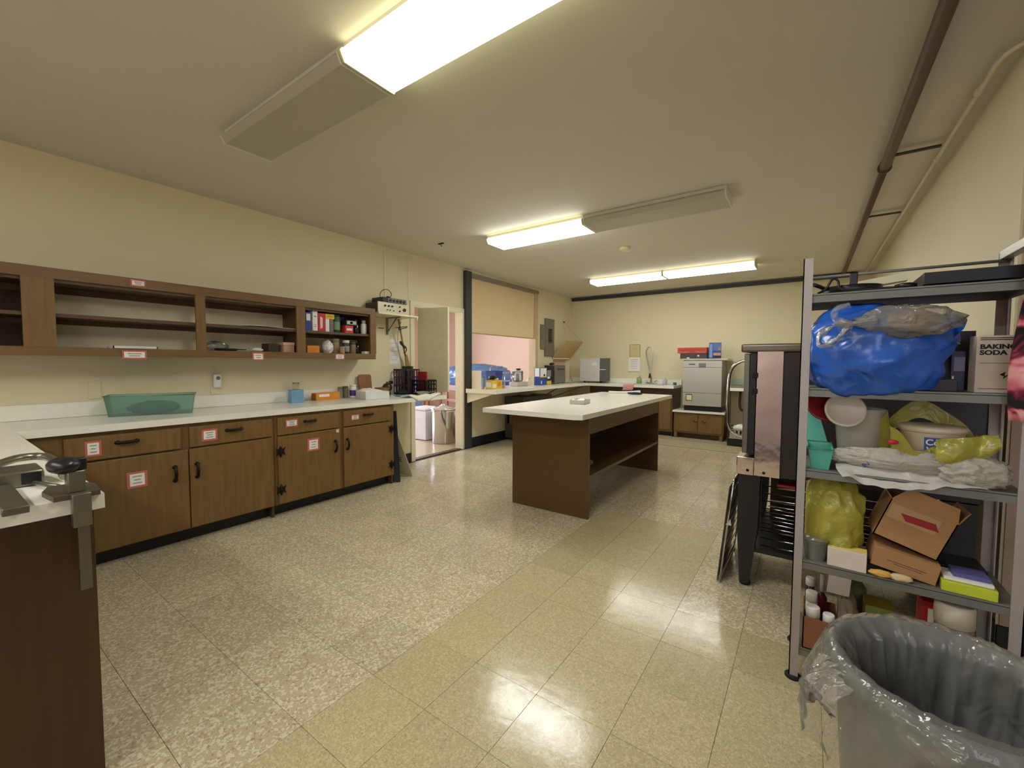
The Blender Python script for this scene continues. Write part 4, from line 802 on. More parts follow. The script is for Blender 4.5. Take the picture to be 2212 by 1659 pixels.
solo('platter', 'pale platter leaning on the island shelf', 'platter', B().lathe([(.0001, 0), (.09, .004), (.13, .02), (.132, .026), (.09, .010), (.0001, .006)], (0, 0, 0), 26).xf(T((-1.90, 3.50, .50)) @ Matrix.Rotation(1.1, 4, 'Y')), M_('pale_china', (180, 172, 160), .3))
t = thing('napkin_holder', 'low white napkin tray on the island top', 'napkin holder', (-1.90, 3.92, .8885), rz=math.radians(8))
part(t, 'tray', B().box(-.075, .075, -.10, .10, 0, .004).box(-.075, .075, -.10, -.094, 0, .042).box(-.075, .075, .094, .10, 0, .042).box(-.075, -.069, -.10, .10, 0, .042).box(.069, .075, -.10, .10, 0, .042), M_('holder_grey', (196, 190, 184), .4), local=True)
part(t, 'napkins', B().sheet(8, 8, lambda u, v: (-.065+.13*u, -.09+.18*v, .034+.014*math.sin(6*u+2)*math.sin(5*v))), paper, local=True)
solo('newspaper', 'rolled white paper with black cloth on the far end of the island', 'paper', B().tube(bent([(-2.26, 5.55, .905), (-2.13, 5.60, .902), (-2.0, 5.62, .908), (-1.86, 5.68, .92)]), [.014]*19, 8), paper)
solo('black_cloth', 'folded black cloth lying at the far island corner', 'cloth', B().blob((-1.88, 5.52, .903), (.10, .045, .016), .2, 2.5, 13, 3, fn=lambda p: Vector((p.x, p.y, max(p.z, .8885)))), M_('charcoal_cloth', (40, 40, 46), .9))

# ================================================================== THE HALL BEYOND THE DOOR
t = thing('chest_freezer', 'white storage cabinet standing in the hall behind the doorway', 'cabinet', (-5.35, 5.05, 0))
part(t, 'body', B().box(-5.62, -5.17, 4.88, 5.30, .01, .50, .006), M_('freezer_white', (226, 226, 236), .4))
part(t, 'lid', B().box(-5.63, -5.16, 4.87, 5.31, .505, .535, .006), M_('freezer_white', (226, 226, 236)))
t = thing('steel_drum', 'shiny stainless steel canister on the hall floor', 'canister', (-4.86, 4.98, 0))
part(t, 'drum', B().lathe([(.18, .0), (.19, .01), (.19, .50), (.195, .515), (.195, .535)], (-4.86, 4.98, 0), 36), chrome)
part(t, 'lid', B().lathe([(.205, .535), (.205, .56), (.10, .60), (.03, .61), (.03, .63), (.0001, .632)], (-4.86, 4.98, 0), 36), chrome)
t = thing('steel_drum', 'second steel canister behind the shiny one in the hall', 'canister', (-4.70, 5.42, 0))
part(t, 'drum', B().lathe([(.17, .0), (.17, .58)], (-4.70, 5.42, 0), 28), steel); part(t, 'lid', B().lathe([(.18, .58), (.18, .61), (.03, .63)], (-4.70, 5.42, 0), 28), chrome)
hw = M_('hall_chair_wood', (150, 96, 72), .4)
def chair(x, y, rz, label):
    t = thing('wooden_chair', label, 'chair', (x, y, 0), 'chairs in the hall', rz)
    part(t, 'seat', B().box(-.21, .21, -.21, .21, .43, .46, .01), hw, local=True)
    for sx in (-1, 1):
        part(t, 'leg', B().box(sx*.19-.02, sx*.19+.02, -.20, -.16, 0, .43), hw, local=True)
        part(t, 'leg', B().box(sx*.19-.02, sx*.19+.02, .17, .21, 0, .90), hw, local=True)
    part(t, 'backrest', B().box(-.19, .19, .175, .205, .80, .90, .005).box(-.19, .19, .175, .205, .60, .65, .005), hw, local=True)
chair(-5.15, 5.75, 2.9, 'brown wooden chair in the hall, next to the steel canisters'); chair(-5.75, 5.75, 3.3, 'brown wooden chair in the hall, near the white cabinet')
t = thing('folding_table', 'brown hall table carrying blue plastic covered goods', 'table', (-5.6, 6.9, 0))
part(t, 'top', B().box(-6.8, -4.75, 6.35, 7.5, .72, .75, .004), hw)
for sx in (-6.75, -4.85):
    for sy in (6.4, 7.4): part(t, 'leg', B().box(sx, sx+.05, sy, sy+.05, 0, .72), hw)
solo('tarp_bundle', 'pale blue plastic sheet bundle on the hall table', 'plastic sheet', B().blob((-5.75, 6.85, .97), (.85, .30, .30), .12, 2.5, 31, 4, sq=.7, fn=lambda p: Vector((p.x, p.y, max(p.z, .7515)))), film('blue_sheet', (110, 150, 210), .8, .2, .3, .4, 10))
solo('blue_bin', 'blue storage bin on the floor of the hall, seen through the doorway', 'bin', B().lathe([(.20, 0), (.22, .02), (.26, .95), (.27, .97)], (-7.3, 6.6, 0), 4, sm=False), M_('sky_blue_bin', (110, 140, 210), .4))

# ================================================================== OVEN AND STAND BESIDE THE RIGHT WALL
dk = M_('dark_enamel', (44, 36, 38), .4)
t = thing('convection_oven', 'stainless convection oven on a black stand behind the shelving unit', 'oven', (.2, 3.2, 0))
part(t, 'body', B().box(-.235, .66, 2.755, 3.65, .665, 1.365, .004), dk)
part(t, 'side_panel', B().box(-.238, -.115, 2.745, 2.756, .665, 1.368), mirror, 'mirror-polished steel side panel')
part(t, 'top_cap', B().box(-.322, .66, 2.74, 3.66, 1.366, 1.412, .012), M_('cap_steel', (120, 112, 104), .35, metal=.8))
part(t, 'base_front', B().box(-.328, -.239, 2.742, 3.65, .662, .765, .004), mirror)
for y0, y1 in ((2.76, 3.20), (3.21, 3.65)):
    d = part(t, 'door', B().box(-.305, -.275, y0, y1, .785, 1.358, .006), M_('door_steel', (120, 116, 108), .35, metal=.8))
    part(d, 'door_glass', B().box(-.309, -.304, y0+.06, y1-.06, .86, 1.28), M_('oven_glass', (16, 14, 14), .1))
part(t, 'door_seal', B().box(-.275, -.245, 2.765, 3.645, .78, 1.36), blackp)
for z in (1.22, 1.13): part(t, 'hinge', B().box(-.26, -.232, 2.742, 2.765, z, z+.03, .003), iron)
part(t, 'handle', B().tube(bent([(-.31, 3.46, 1.325), (-.39, 3.46, 1.32), (-.455, 3.46, 1.275), (-.478, 3.46, 1.18), (-.482, 3.46, .95), (-.475, 3.46, .85), (-.43, 3.46, .785), (-.31, 3.46, .765)], 5), .011, 10), chrome, 'bent chrome tube handle')
for x, z in ((-.19, .685), (-.27, .69)): part(t, 'bolt', B().cyl((x, 2.742, z), .008, .006, 12, axis='y', r2=.006), iron)
for x0, y0 in ((-.318, 2.76), (.54, 2.76), (-.318, 3.54), (.54, 3.54)):
    part(t, 'leg', B().poly([(x0, y0, .66), (x0+.11, y0, .66), (x0+.105, y0, .35), (x0+.068, y0, .02), (x0+.02, y0, .02), (x0, y0, .35)], (0, .09, 0)).cyl((x0+.045, y0+.045, 0), .03, .02, 12), blackp)
part(t, 'stand_back', B().box(-.2, .62, 3.55, 3.56, .2, .66), M_('stand_brown', (58, 40, 30), .5))
part(t, 'stand_shelf', B().box(-.23, .6, 2.80, 3.60, .20, .225), blackp)
part(t, 'stand_side', B().box(-.205, -.2, 2.80, 2.83, .22, .66), M_('stand_brown', (58, 40, 30)))
for i in range(9): part(t, 'rack_wire', B().tube([(-.20, 2.815, .245+.044*i), (.56, 2.815, .245+.044*i)], .0035, 6), chrome)
for i in range(5): part(t, 'rack_wire', B().tube([(-.195, 2.82+.15*i, .35), (.56, 2.82+.15*i, .35)], .0035, 6), chrome)
solo('scouring_pads', 'red and white pack lying in the oven stand rack', 'pack', B().box(-.13, .02, 2.85, 2.96, .578, .606, .004, m=0).box(-.12, .01, 2.848, 2.962, .583, .592, m=1), [M_('red_pack', (170, 50, 50), .5), paper])
t = thing('oven_rack', 'chrome oven rack leaning against the oven stand', 'rack', (-.36, 3.0, 0))
part(t, 'frame', B().tube([(-.395, 2.72, .012), (-.338, 2.72, .60), (-.335, 2.74, .625), (-.335, 3.30, .625), (-.338, 3.32, .60), (-.395, 3.32, .012)], .006, 8, closed=True), chrome)
for i in range(9):
    f = .1+.1*i; part(t, 'wire', B().tube([(-.395+.058*f, 2.72, .012+.6*f), (-.395+.058*f, 3.32, .012+.6*f)], .003, 6), chrome)
part(t, 'sheet', B().poly([(-.412, 2.73, .004), (-.358, 2.73, .58), (-.358, 3.3, .58), (-.412, 3.3, .004)], (-.002, 0, 0)), greym)
part(t, 'clip', B().poly([(-.37, 2.705, .36), (-.345, 2.705, .40), (-.34, 2.705, .36)], (0, .01, 0)), chrome)

# ================================================================== SHELVING UNIT
SX0, SX1, SY0, SY1 = -.03, .60, 2.05, 2.36
t = thing('shelving_unit', 'grey steel shelving unit with five shelves beside the oven', 'shelving unit', (.28, 2.2, 0))
for x0 in (SX0, SX1-.032):
    for y0 in (SY0, SY1-.032):
        p = part(t, 'post', B().box(x0, x0+.032, y0, y0+.004, .012, 1.715).box((x0 if x0 < 0 else x0+.028), (x0+.004 if x0 < 0 else x0+.032), y0, y0+.032, .012, 1.715) if y0 < 2.2 else B().box(x0, x0+.032, y0+.028, y0+.032, .012, 1.715).box((x0 if x0 < 0 else x0+.028), (x0+.004 if x0 < 0 else x0+.032), y0, y0+.032, .012, 1.715), alum)
        part(p, 'foot', B().lathe([(.03, 0), (.03, .008), (.022, .014)], (x0+.016, y0+.016, 0), 16), rubber)
SH = (1.575, 1.205, .88, .505, .14)
for z in SH:
    part(t, 'shelf', B().box(SX0+.005, SX1-.005, SY0+.005, SY1-.005, z-.008, z).box(SX0+.005, SX1-.005, SY0+.005, SY0+.009, z-.034, z-.006).box(SX0+.005, SX1-.005, SY1-.009, SY1-.005, z-.034, z-.006).box(SX0+.005, SX0+.009, SY0+.005, SY1-.005, z-.034, z-.006).box(SX1-.009, SX1-.005, SY0+.005, SY1-.005, z-.034, z-.006), greym)
part(t, 'top_rod', B().tube([(SX0+.016, SY1-.016, 1.685), (SX1-.016, SY1-.016, 1.685)], .006, 8), greym)
part(t, 'end_rail', B().box(SX1-.030, SX1, SY0, SY1, 1.69, 1.725, .003), steel)
part(t, 'gusset', B().poly([(.09, SY0+.0035, .47), (.16, SY0+.0035, .47), (.155, SY0+.0035, .40), (.085, SY0+.0035, .40)], (0, .002, 0)), alum)
# --- top shelf
Z = 1.5755
solo('baking_tray', 'black baking tray lying on the top shelf', 'tray', B().box(.33, .565, 2.09, 2.34, Z+.010, Z+.013).box(.33, .565, 2.085, 2.089, Z+.010, Z+.05).box(.33, .565, 2.341, 2.345, Z+.010, Z+.05).box(.326, .33, 2.085, 2.345, Z+.010, Z+.05).box(.565, .569, 2.085, 2.345, Z+.010, Z+.05).box(.40, .5, 2.15, 2.28, Z, Z+.010), M_('black_tray', (24, 22, 20), .5))
solo('white_board', 'cream plastic tray propped on the top shelf', 'tray', B().poly([(.07, 2.28, Z+.055), (.31, 2.28, Z+.09), (.31, 2.28, Z+.058), (.24, 2.28, Z+.05), (.07, 2.28, Z+.03)], (0, .05, 0)).box(.17, .20, 2.285, 2.325, Z, Z+.05), cream)
solo('frying_pan', 'black frying pan on the top shelf', 'pan', B().lathe([(.0001, 0), (.085, 0), (.10, .035), (.096, .035), (.083, .005), (.0001, .005)], (.13, 2.21, Z), 28).tube([(.05, 2.17, Z+.03), (.005, 2.115, Z+.045)], .008, 8), M_('pan_black', (28, 26, 26), .35))
solo('lid_handle', 'black clamp with upright handle standing in the frying pan', 'clamp', B().box(.122, .148, 2.175, 2.19, Z+.006, Z+.088, .003).box(.09, .18, 2.165, 2.20, Z+.006, Z+.02, .003), blackp)
solo('wire_whisk', 'coil of black wire on the top shelf edge', 'wire', B().tube(bent([(.02, 2.10, Z+.006), (.045, 2.09, Z+.02), (.06, 2.09, Z+.05), (.07, 2.10, Z+.06), (.082, 2.10, Z+.05), (.10, 2.09, Z+.012), (.20, 2.09, Z+.008), (.30, 2.10, Z+.008)]), .0045, 6), blackp)
solo('black_lid', 'small round black lid on the top shelf', 'black_lid', B().lathe([(.03, 0), (.032, .016), (.02, .02)], (.28, 2.10, Z), 18), blackp)  # a small black lid lying flat
# --- second shelf
Z = 1.2055
bluebag = mat('blue_bag_plastic', (36, 92, 190), .24, var=.18, scale=5, bump=.55, bscale=11, spec=.6)
greybag = film('grey_bag_plastic', (226, 220, 206), .34, .15, .4, .8, 22)
def bagfn(p):
    x, y, z = p
    if y > 2.058: z = max(z, Z+.001)
    z = min(z, 1.535); y = min(y, 2.33); x = min(max(x, .004), .56)
    return Vector((x, y, z))
t = thing('plastic_bag', 'big stuffed blue plastic bag bulging over the second shelf', 'plastic bag', (.19, 2.15, Z))
part(t, 'sack', B().blob((.195, 2.135, 1.345), (.205, .16, .175), .13, 1.1, 3, 5, sq=.85, fn=bagfn, ridge=.045, rf=2.2), bluebag)
part(t, 'ear', B().sheet(14, 10, lambda u, v: (.33+.10*u+.012*math.sin(5*v), 2.06+.10*v+.02*u, 1.37+.11*u*(.4+.6*v)+.03*v+.012*math.sin(7*u+4*v))), bluebag)
part(t, 'ear', B().sheet(14, 10, lambda u, v: (.30+.115*u, 2.03+.05*v, 1.33+.035*u+.04*v*(1-u*.7)+.008*math.sin(9*u))), bluebag)
t = thing('plastic_bag', 'crumpled grey translucent bag tied on the blue bag', 'plastic bag', (.2, 1.99, 1.40))
part(t, 'handle_loop', B().ribbon(bent([(.115, 1.965, 1.515), (.075, 1.955, 1.50), (.075, 1.95, 1.465), (.12, 1.945, 1.445), (.19, 1.945, 1.455)], 7), .03, 2), greybag)
part(t, 'handle_loop', B().ribbon(bent([(.12, 1.96, 1.45), (.07, 1.965, 1.44), (.03, 1.975, 1.405), (.035, 1.965, 1.37), (.075, 1.96, 1.385), (.105, 1.955, 1.42), (.12, 1.95, 1.445)], 7), .028, 5), greybag)
part(t, 'film', B().blob((.27, 1.985, 1.45), (.125, .03, .05), .2, 2, 17, 4, ridge=.12, rf=3), greybag)
solo('tan_package', 'tan lumpy package showing in the grey bag', 'package', B().blob((.285, 1.985, 1.45), (.065, .022, .036), .2, 3, 5, 3), M_('tan_lump', (160, 132, 108), .6, var=.25, scale=30))
t = thing('baking_soda_box', 'white carton printed BAKING SODA on the second shelf', 'box', (.505, 2.11, Z), rz=math.radians(4))
part(t, 'carton', B().box(-.045, .047, -.03, .03, 0, .192, .002), M_('soda_card', (206, 190, 172), .7), local=True)
FM = facing((0, -1, 0))
text(t, 'lettering', 'BAKING', .021, black_ink, T((-.037, -.0304, .148)) @ FM, .0009, 1.12); text(t, 'lettering', 'SODA', .021, black_ink, T((-.037, -.0304, .128)) @ FM, .0009, 1.12)
part(t, 'stripe', B().box(-.037, .04, -.0308, -.03, .183, .1855).box(-.037, .04, -.0308, -.03, .177, .1795), black_ink, local=True)
part(t, 'stripe', B().box(-.037, .04, -.0308, -.03, .099, .1005).box(-.037, .043, -.0308, -.03, .013, .015), M_('brown_ink', (90, 60, 50)), local=True)
part(t, 'emblem', B().poly([(.012, -.0308, .062), (.026, -.0308, .072), (.022, -.0308, .056), (.034, -.0308, .062), (.020, -.0308, .046), (.024, -.0308, .058)], (0, .0008, 0)), black_ink, local=True)
t = thing('tin_can', 'tin can lying on its side on the second shelf', 'can', (.36, 2.15, Z))
part(t, 'can', B().lathe([(.030, 0), (.031, .004), (.031, .10), (.030, .104)], (.361, 2.10, Z+.075), 24, axis='y'), M_('tin', (150, 140, 120), .3, metal=.8))
part(t, 'rim', B().tube([(.361+.031*math.cos(a*math.pi/12), 2.10, Z+.075+.031*math.sin(a*math.pi/12)) for a in range(24)], .003, 6, closed=True), chrome)
part(t, 'opening', B().cyl((.361, 2.0985, Z+.075), .027, .002, 20, axis='y'), M_('coffee_dark', (54, 32, 30), .6))
carton('carton', 'dark box under the tin can on the second shelf', 'box', .30, .425, 2.09, 2.24, Z, Z+.043, M_('dark_red_box', (50, 24, 28)), [('-y', .1, .4, .3, .8, redb)])
carton('carton', 'navy blue printed box next to the baking soda carton', 'box', .415, .452, 2.14, 2.30, Z, 1.348, navy, [('-y', .2, .95, .5, .85, M_('lilac_print', (120, 110, 140))), ('-y', .1, .25, .3, .38, paper)])
carton('carton', 'dark brown box standing behind the navy blue one', 'box', .432, .50, 2.26, 2.325, Z, 1.425, dkb)
# --- third shelf
Z = .8805
mint = mat('mint_plastic', (84, 170, 150), .35, var=.04)
t = thing('plastic_bin', 'mint green plastic scoop bin on the third shelf', 'bin', (.03, 2.14, Z))
bb = B()
for a, c in (((.012, 2.07), (.082, 2.07)), ((.082, 2.07), (.085, 2.26)), ((.085, 2.26), (.008, 2.26)), ((.008, 2.26), (.012, 2.07))):
    ex = 1.14; cx, cy = .046, 2.165
    bb.poly([(cx+(a[0]-cx)*.8, cy+(a[1]-cy)*.9, Z), (cx+(c[0]-cx)*.8, cy+(c[1]-cy)*.9, Z), (cx+(c[0]-cx)*ex, cy+(c[1]-cy)*1.03, Z+.082), (cx+(a[0]-cx)*ex, cy+(a[1]-cy)*1.03, Z+.082)], (.0, .002 if abs(a[1]-c[1]) < .05 else 0, 0) if abs(a[1]-c[1]) < .05 else (.002, 0, 0))
bb.box(.018, .075, 2.08, 2.25, Z, Z+.002)
part(t, 'tub', bb, mint)
part(t, 'rim', B().tube([(.007, 2.065, Z+.082), (.087, 2.065, Z+.082), (.09, 2.265, Z+.082), (.003, 2.265, Z+.082)], .004, 6, closed=True), mint)
part(t, 'lid', B().poly([(.003, 2.265, Z+.085), (.075, 2.262, Z+.085), (.045, 2.275, Z+.195), (.012, 2.28, Z+.245), (.003, 2.28, Z+.235)], (0, .004, 0)), mint)
t = thing('bucket', 'milky plastic bucket behind the mint bin', 'bucket', (.178, 2.24, Z))
part(t, 'pail', B().lathe([(.065, .0), (.085, .235), (.088, .24), (.082, .236), (.063, .004)], (.178, 2.245, Z), 26, cap=False), M_('milky_plastic', (176, 170, 160), .35))
part(t, 'bottom', B().cyl((.178, 2.245, Z), .064, .003, 24), M_('milky_plastic', (176, 170, 160)))
part(t, 'lid', B().lathe([(.0001, 0), (.062, 0), (.068, .006), (.068, .014), (.06, .014), (.055, .005), (.0001, .005)], (0, 0, 0), 28).xf(T((.122, 2.145, Z+.235)) @ Matrix.Rotation(.62, 4, 'Y') @ Matrix.Rotation(1.25, 4, 'X')), M_('lid_white', (210, 196, 180), .4), 'white lid tilted on the rim')
solo('red_lid', 'dark red plastic lid tilted behind the milky bucket', 'bowl', B().lathe([(.0001, 0), (.062, 0), (.066, .012), (.058, .012), (.0001, .005)], (0, 0, 0), 28).xf(T((.056, 2.19, Z+.245)) @ Matrix.Rotation(.7, 4, 'Y') @ Matrix.Rotation(1.1, 4, 'X')), M_('dark_red_plastic', (130, 26, 34), .3))  # a shallow plastic lid, tilted up at the back
t = thing('topping_tub', 'white round tub with blue label in a yellow bag on the third shelf', 'tub', (.385, 2.20, Z+.06))
part(t, 'tub', B().lathe([(.075, Z+.06), (.088, Z+.165), (.09, Z+.17)], (.385, 2.20, 0), 30), M_('tub_white', (214, 196, 176), .4))
part(t, 'lid', B().lathe([(.094, Z+.17), (.096, Z+.185), (.09, Z+.192), (.0001, Z+.192)], (.385, 2.20, 0), 30), M_('tub_lid', (222, 204, 182), .4))
la = [math.radians(a) for a in range(240, 301, 6)]
part(t, 'label', B().sheet(10, 1, lambda u, v: (.385+(.0785+.0085*v+.0012)*math.cos(math.radians(248+60*u)), 2.20+(.0785+.0085*v+.0012)*math.sin(math.radians(248+60*u)), Z+.085+.07*v)), M_('tub_blue', (60, 96, 160), .4))
text(t, 'lettering', 'Cool', .030, white, T((-.030, -.0895, .068)) @ FM, .0006); text(t, 'lettering', 'Whip', .026, white, T((-.026, -.0875, .042)) @ FM, .0006)
solo('tub_support', 'stack of brown paper under the white tub', 'paper', B().box(.31, .46, 2.13, 2.27, Z, Z+.0595), M_('kraft', (140, 110, 76), .8))
yelbag = film('yellow_bag_plastic', (232, 222, 96), .58, .22, .45, .5, 18)
def yb(u, v):                                       # yellow carrier bag folded open around the tub
    a = math.radians(150+240*u); r = .115+.02*math.sin(5*a)+.02*v
    hz = Z+.03+v*(.085+.115*max(0, math.sin(math.radians(180*min(1, u*2.4))))*(1 if u < .42 else .25)+.05*(1 if u > .8 else 0))
    return (.375+r*math.cos(a)*1.12, min(2.20+r*math.sin(a)*.95, 2.33), hz+.012*math.sin(11*a)*v)
def yb2(u, v):
    a = math.radians(20+150*u); return (.385+(.13+.02*v)*math.cos(a), 2.22+.08*math.sin(a), Z+.10+.10*math.sin(math.pi*u)+.07*v*math.sin(math.pi*u)+.008*math.sin(15*u))
t = thing('plastic_bag', 'yellow carrier bag opened around the white tub', 'plastic bag', (.38, 2.15, Z))
part(t, 'bag', B().sheet(48, 10, yb), yelbag); part(t, 'handle_loop', B().sheet(30, 5, yb2), yelbag)
part(t, 'flap', B().sheet(24, 12, lambda u, v: (.375+.15*u, 2.075-.035*math.sin(v*2.2)+.02*v+.008*math.sin(9*u+3*v), Z+.155+.03*u-.095*v*(.6+.4*math.sin(3*u+.3))+.006*noise.noise(Vector((u*7, v*6, 1))))), yelbag)
solo('red_clip', 'red bag clip on the yellow carrier bag', 'clip', B().blob((.262, 2.062, 1.015), (.016, .008, .009), .2, 2, 3, 2), redb)
whb = film('white_bag_plastic', (238, 232, 226), .9, .25, .3, .5, 20)
clb = film('clear_bag_plastic', (248, 242, 230), .74, .16, .45, .8, 16)
def wb(u, v):                                       # flat white bag draped over the shelf edge
    x = .11+.385*u+.012*math.sin(7*v); y = .006*math.sin(21*u)+2.20-.16*v if v < .75 else 2.08-.12*(v-.75)/.25*.45
    z = Z+.012+.055*(1-v)*math.sin(2.2*u+.6)+.014*noise.noise(Vector((u*7, v*5, 4))) if v < .75 else Z+.010+.010*noise.noise(Vector((u*7, 3.75, 4)))-(.022+.016*math.sin(5*u)+.012*noise.noise(Vector((u*9, 1, 7))))*(v-.75)/.25
    return (x, y, z)
t = thing('plastic_bag', 'flat white plastic bag draped over the third shelf edge', 'plastic bag', (.30, 2.1, Z))
part(t, 'film', B().sheet(40, 20, wb), whb)
text(t, 'lettering', 'Pu', .022, M_('blue_ink', (50, 60, 130)), T((-.115, -.047, .03)) @ FM @ Matrix.Rotation(.9, 4, 'Z'), .0005)
solo('plastic_bag', 'roll of crumpled clear plastic lying across the third shelf', 'plastic bag', B().blob((.29, 2.105, Z+.062), (.20, .03, .038), .15, 2, 23, 5, ridge=.13, rf=3.5, fn=lambda p: Vector((p.x, p.y, max(p.z, Z+.024)))), clb)
solo('plastic_bag', 'crumpled clear bag at the post end of the third shelf', 'plastic bag', B().blob((.475, 2.085, Z+.052), (.085, .042, .055), .15, 2, 27, 5, ridge=.14, rf=3, fn=lambda p: Vector((min(p.x, .562), p.y, max(p.z, Z+.002) if p.y > 2.05 else max(p.z, Z-.02)))), clb)
# --- fourth shelf
Z = .5055
solo('plastic_bag', 'full yellow plastic sack standing on the fourth shelf', 'plastic bag', B().blob((.095, 2.205, Z+.155), (.10, .115, .165), .12, 1.4, 41, 5, sq=.75, ridge=.07, rf=2.4, fn=lambda p: Vector((max(p.x, .006), min(p.y, 2.33), max(p.z, Z+.001)))), film('yellow_sack_plastic', (214, 204, 92), .80, .22, .35, .5, 12))
t = thing('cardboard_box', 'open cardboard box with red tape tilted on the fourth shelf', 'box', (.31, 2.2, Z))
Mx = T((.31, 2.19, Z+.115)) @ Matrix.Rotation(math.radians(19), 4, 'Y')
h = .095
part(t, 'carton', B().box(-h, h, -.085, -.081, 0, .155).box(-h, h, .081, .085, 0, .155).box(-h, -h+.004, -.085, .085, 0, .155).box(h-.004, h, -.085, .085, 0, .155).box(-h, h, -.085, .085, 0, .004).xf(T(-t.location) @ Mx), card, local=True)
part(t, 'flap', B().poly([(h, -.08, .155), (h+.012, -.08, .205), (h+.012, .08, .205), (h, .08, .155)], (.003, 0, 0)).xf(T(-t.location) @ Mx), card, local=True)
part(t, 'flap', B().poly([(-h, -.085, .153), (h, -.085, .153), (h-.02, -.10, .21), (-h+.03, -.10, .215)], (0, .003, 0)).xf(T(-t.location) @ Mx), card, local=True)
part(t, 'flap', B().poly([(-h, -.08, .155), (-h-.045, -.07, .19), (-h-.045, .06, .20), (-h, .08, .155)], (.0, .0, .003)).xf(T(-t.location) @ Mx), card, local=True)
part(t, 'red_tape', B().poly([(-.052, -.0865, .115), (.045, -.0865, .125), (.062, -.0865, .10), (-.03, -.0865, .092)], (0, .001, 0)).xf(T(-t.location) @ Mx), M_('red_tape', (150, 30, 34), .4), local=True)
part(t, 'clear_tape', B().box(-.085, .055, -.0862, -.0852, .085, .14).xf(T(-t.location) @ Mx), M_('tan_tape', (184, 146, 104), .35), local=True)
t = thing('cardboard_box', 'flat brown cardboard box under the open one on the fourth shelf', 'box', (.305, 2.15, Z))
Mx = T((.305, 2.165, Z+.018)) @ Matrix.Rotation(math.radians(11), 4, 'Y')
part(t, 'carton', B().box(-.092, .092, -.085, .09, 0, .075, .002).xf(T(-t.location) @ Mx), card, local=True)
part(t, 'print', B().box(-.05, .06, -.0858, -.085, .035, .037).box(-.03, .05, -.0858, -.085, .028, .0295).xf(T(-t.location) @ Mx), M_('brown_ink', (90, 60, 50)), local=True)
carton('carton', 'small white box with yellow top on the fourth shelf edge', 'box', .085, .205, 2.058, 2.12, Z, Z+.072, M_('white_carton', (214, 202, 190)), [('+z', .0, 1., .12, 1., M_('pale_yellow', (232, 208, 120)))], rz=math.radians(-4))
t = thing('food_container', 'clear plastic food container beside the shelf post', 'container', (.035, 2.10, Z))
part(t, 'cup', B().lathe([(.034, 0), (.044, .075), (.046, .08), (.042, .078), (.032, .004)], (.045, 2.105, Z), 24, cap=False), film('cup_plastic', (206, 208, 196), .38, .1, .4, .1)); part(t, 'lid', B().lathe([(.046, .08), (.048, .088), (.0001, .092)], (.045, 2.105, Z), 24), film('lid_plastic', (214, 216, 206), .35, .1, .4, .1))
solo('work_glove', 'yellow and white cloth glove on the fourth shelf edge', 'glove', B().blob((.245, 2.062, Z+.012), (.035, .016, .012), .3, 3, 51, 3, fn=lambda p: Vector((p.x, p.y, max(p.z, Z)))), M_('yellow_cloth', (214, 172, 84), .9))
solo('work_glove', 'cream cloth scrap beside the yellow glove', 'cloth', B().blob((.30, 2.062, Z+.012), (.032, .016, .012), .3, 3, 52, 3, fn=lambda p: Vector((p.x, p.y, max(p.z, Z)))), M_('cream_cloth', (216, 196, 150), .9))
carton('carton', 'lime green edged box at the post end of the fourth shelf', 'box', .41, .545, 2.06, 2.17, Z, Z+.036, M_('lime', (196, 206, 50)), rz=math.radians(-3))
solo('magazines', 'blue and white papers lying on the lime box', 'paper', B().poly([(.415, 2.075, Z+.038), (.535, 2.07, Z+.038), (.535, 2.16, Z+.038), (.415, 2.165, Z+.038)], (0, 0, .010), m=1).poly([(.44, 2.09, Z+.049), (.53, 2.085, Z+.049), (.53, 2.16, Z+.049), (.44, 2.165, Z+.049)], (0, 0, .014)), [M_('blue_magazine', (92, 90, 150), .4), paper])
solo('dark_tray', 'dark tray behind the lime box', 'tray', B().box(.40, .55, 2.19, 2.33, Z, Z+.05, .004), blackp)
# --- bottom shelf
Z = .1405
t = thing('cardboard_box', 'brown cardboard tray full of bottles on the bottom shelf', 'box', (.06, 2.15, Z))
part(t, 'tray', B().box(.012, .125, 2.06, 2.064, Z, Z+.13).box(.012, .125, 2.246, 2.25, Z, Z+.13).box(.012, .016, 2.06, 2.25, Z, Z+.13).box(.121, .125, 2.06, 2.25, Z, Z+.13).box(.012, .125, 2.06, 2.25, Z, Z+.004), M_('red_brown_card', (140, 86, 60), .7))
def bot(label, x, y, r, h, m, lm, neck, lid): return jar('bottle', label, 'bottle', x, y, Z+.0045, r, h, m, lm, lid, neck)
bot('dark bottle with long white spout in the brown tray', .075, 2.21, .02, .26, M_('maroon', (96, 26, 30), .3), white, .35, .3)
bot('white capped bottle next to the shelf post', .034, 2.20, .017, .235, M_('dark_bottle', (50, 36, 34), .3), white, .9, .14)
bot('round white bottle in the brown tray', .040, 2.145, .021, .20, white, white, .95, .2)
bot('white bottle with printed wrap in the brown tray', .045, 2.088, .024, .165, lav, white, .95, .25)
bot('white bottle with blue label at the front of the brown tray', .097, 2.088, .021, .15, M_('sky_blue_label', (80, 150, 206), .4), white, .9, .35)
solo('plastic_bag', 'clear plastic bag with tan goods on the bottom shelf', 'plastic bag', B().blob((.155, 2.14, Z+.13), (.035, .06, .13), .25, 2.5, 61, 4, fn=lambda p: Vector((max(p.x, .127), p.y, max(p.z, Z+.001)))), film('tan_clear_bag', (196, 180, 158), .6, .18, .4, .7, 18))
carton('carton', 'yellow and green carton on the bottom shelf', 'box', .215, .305, 2.16, 2.26, Z, Z+.20, M_('mustard_carton', (150, 128, 40)), [('-y', .0, 1., .72, 1., M_('moss_print', (120, 130, 60)))])
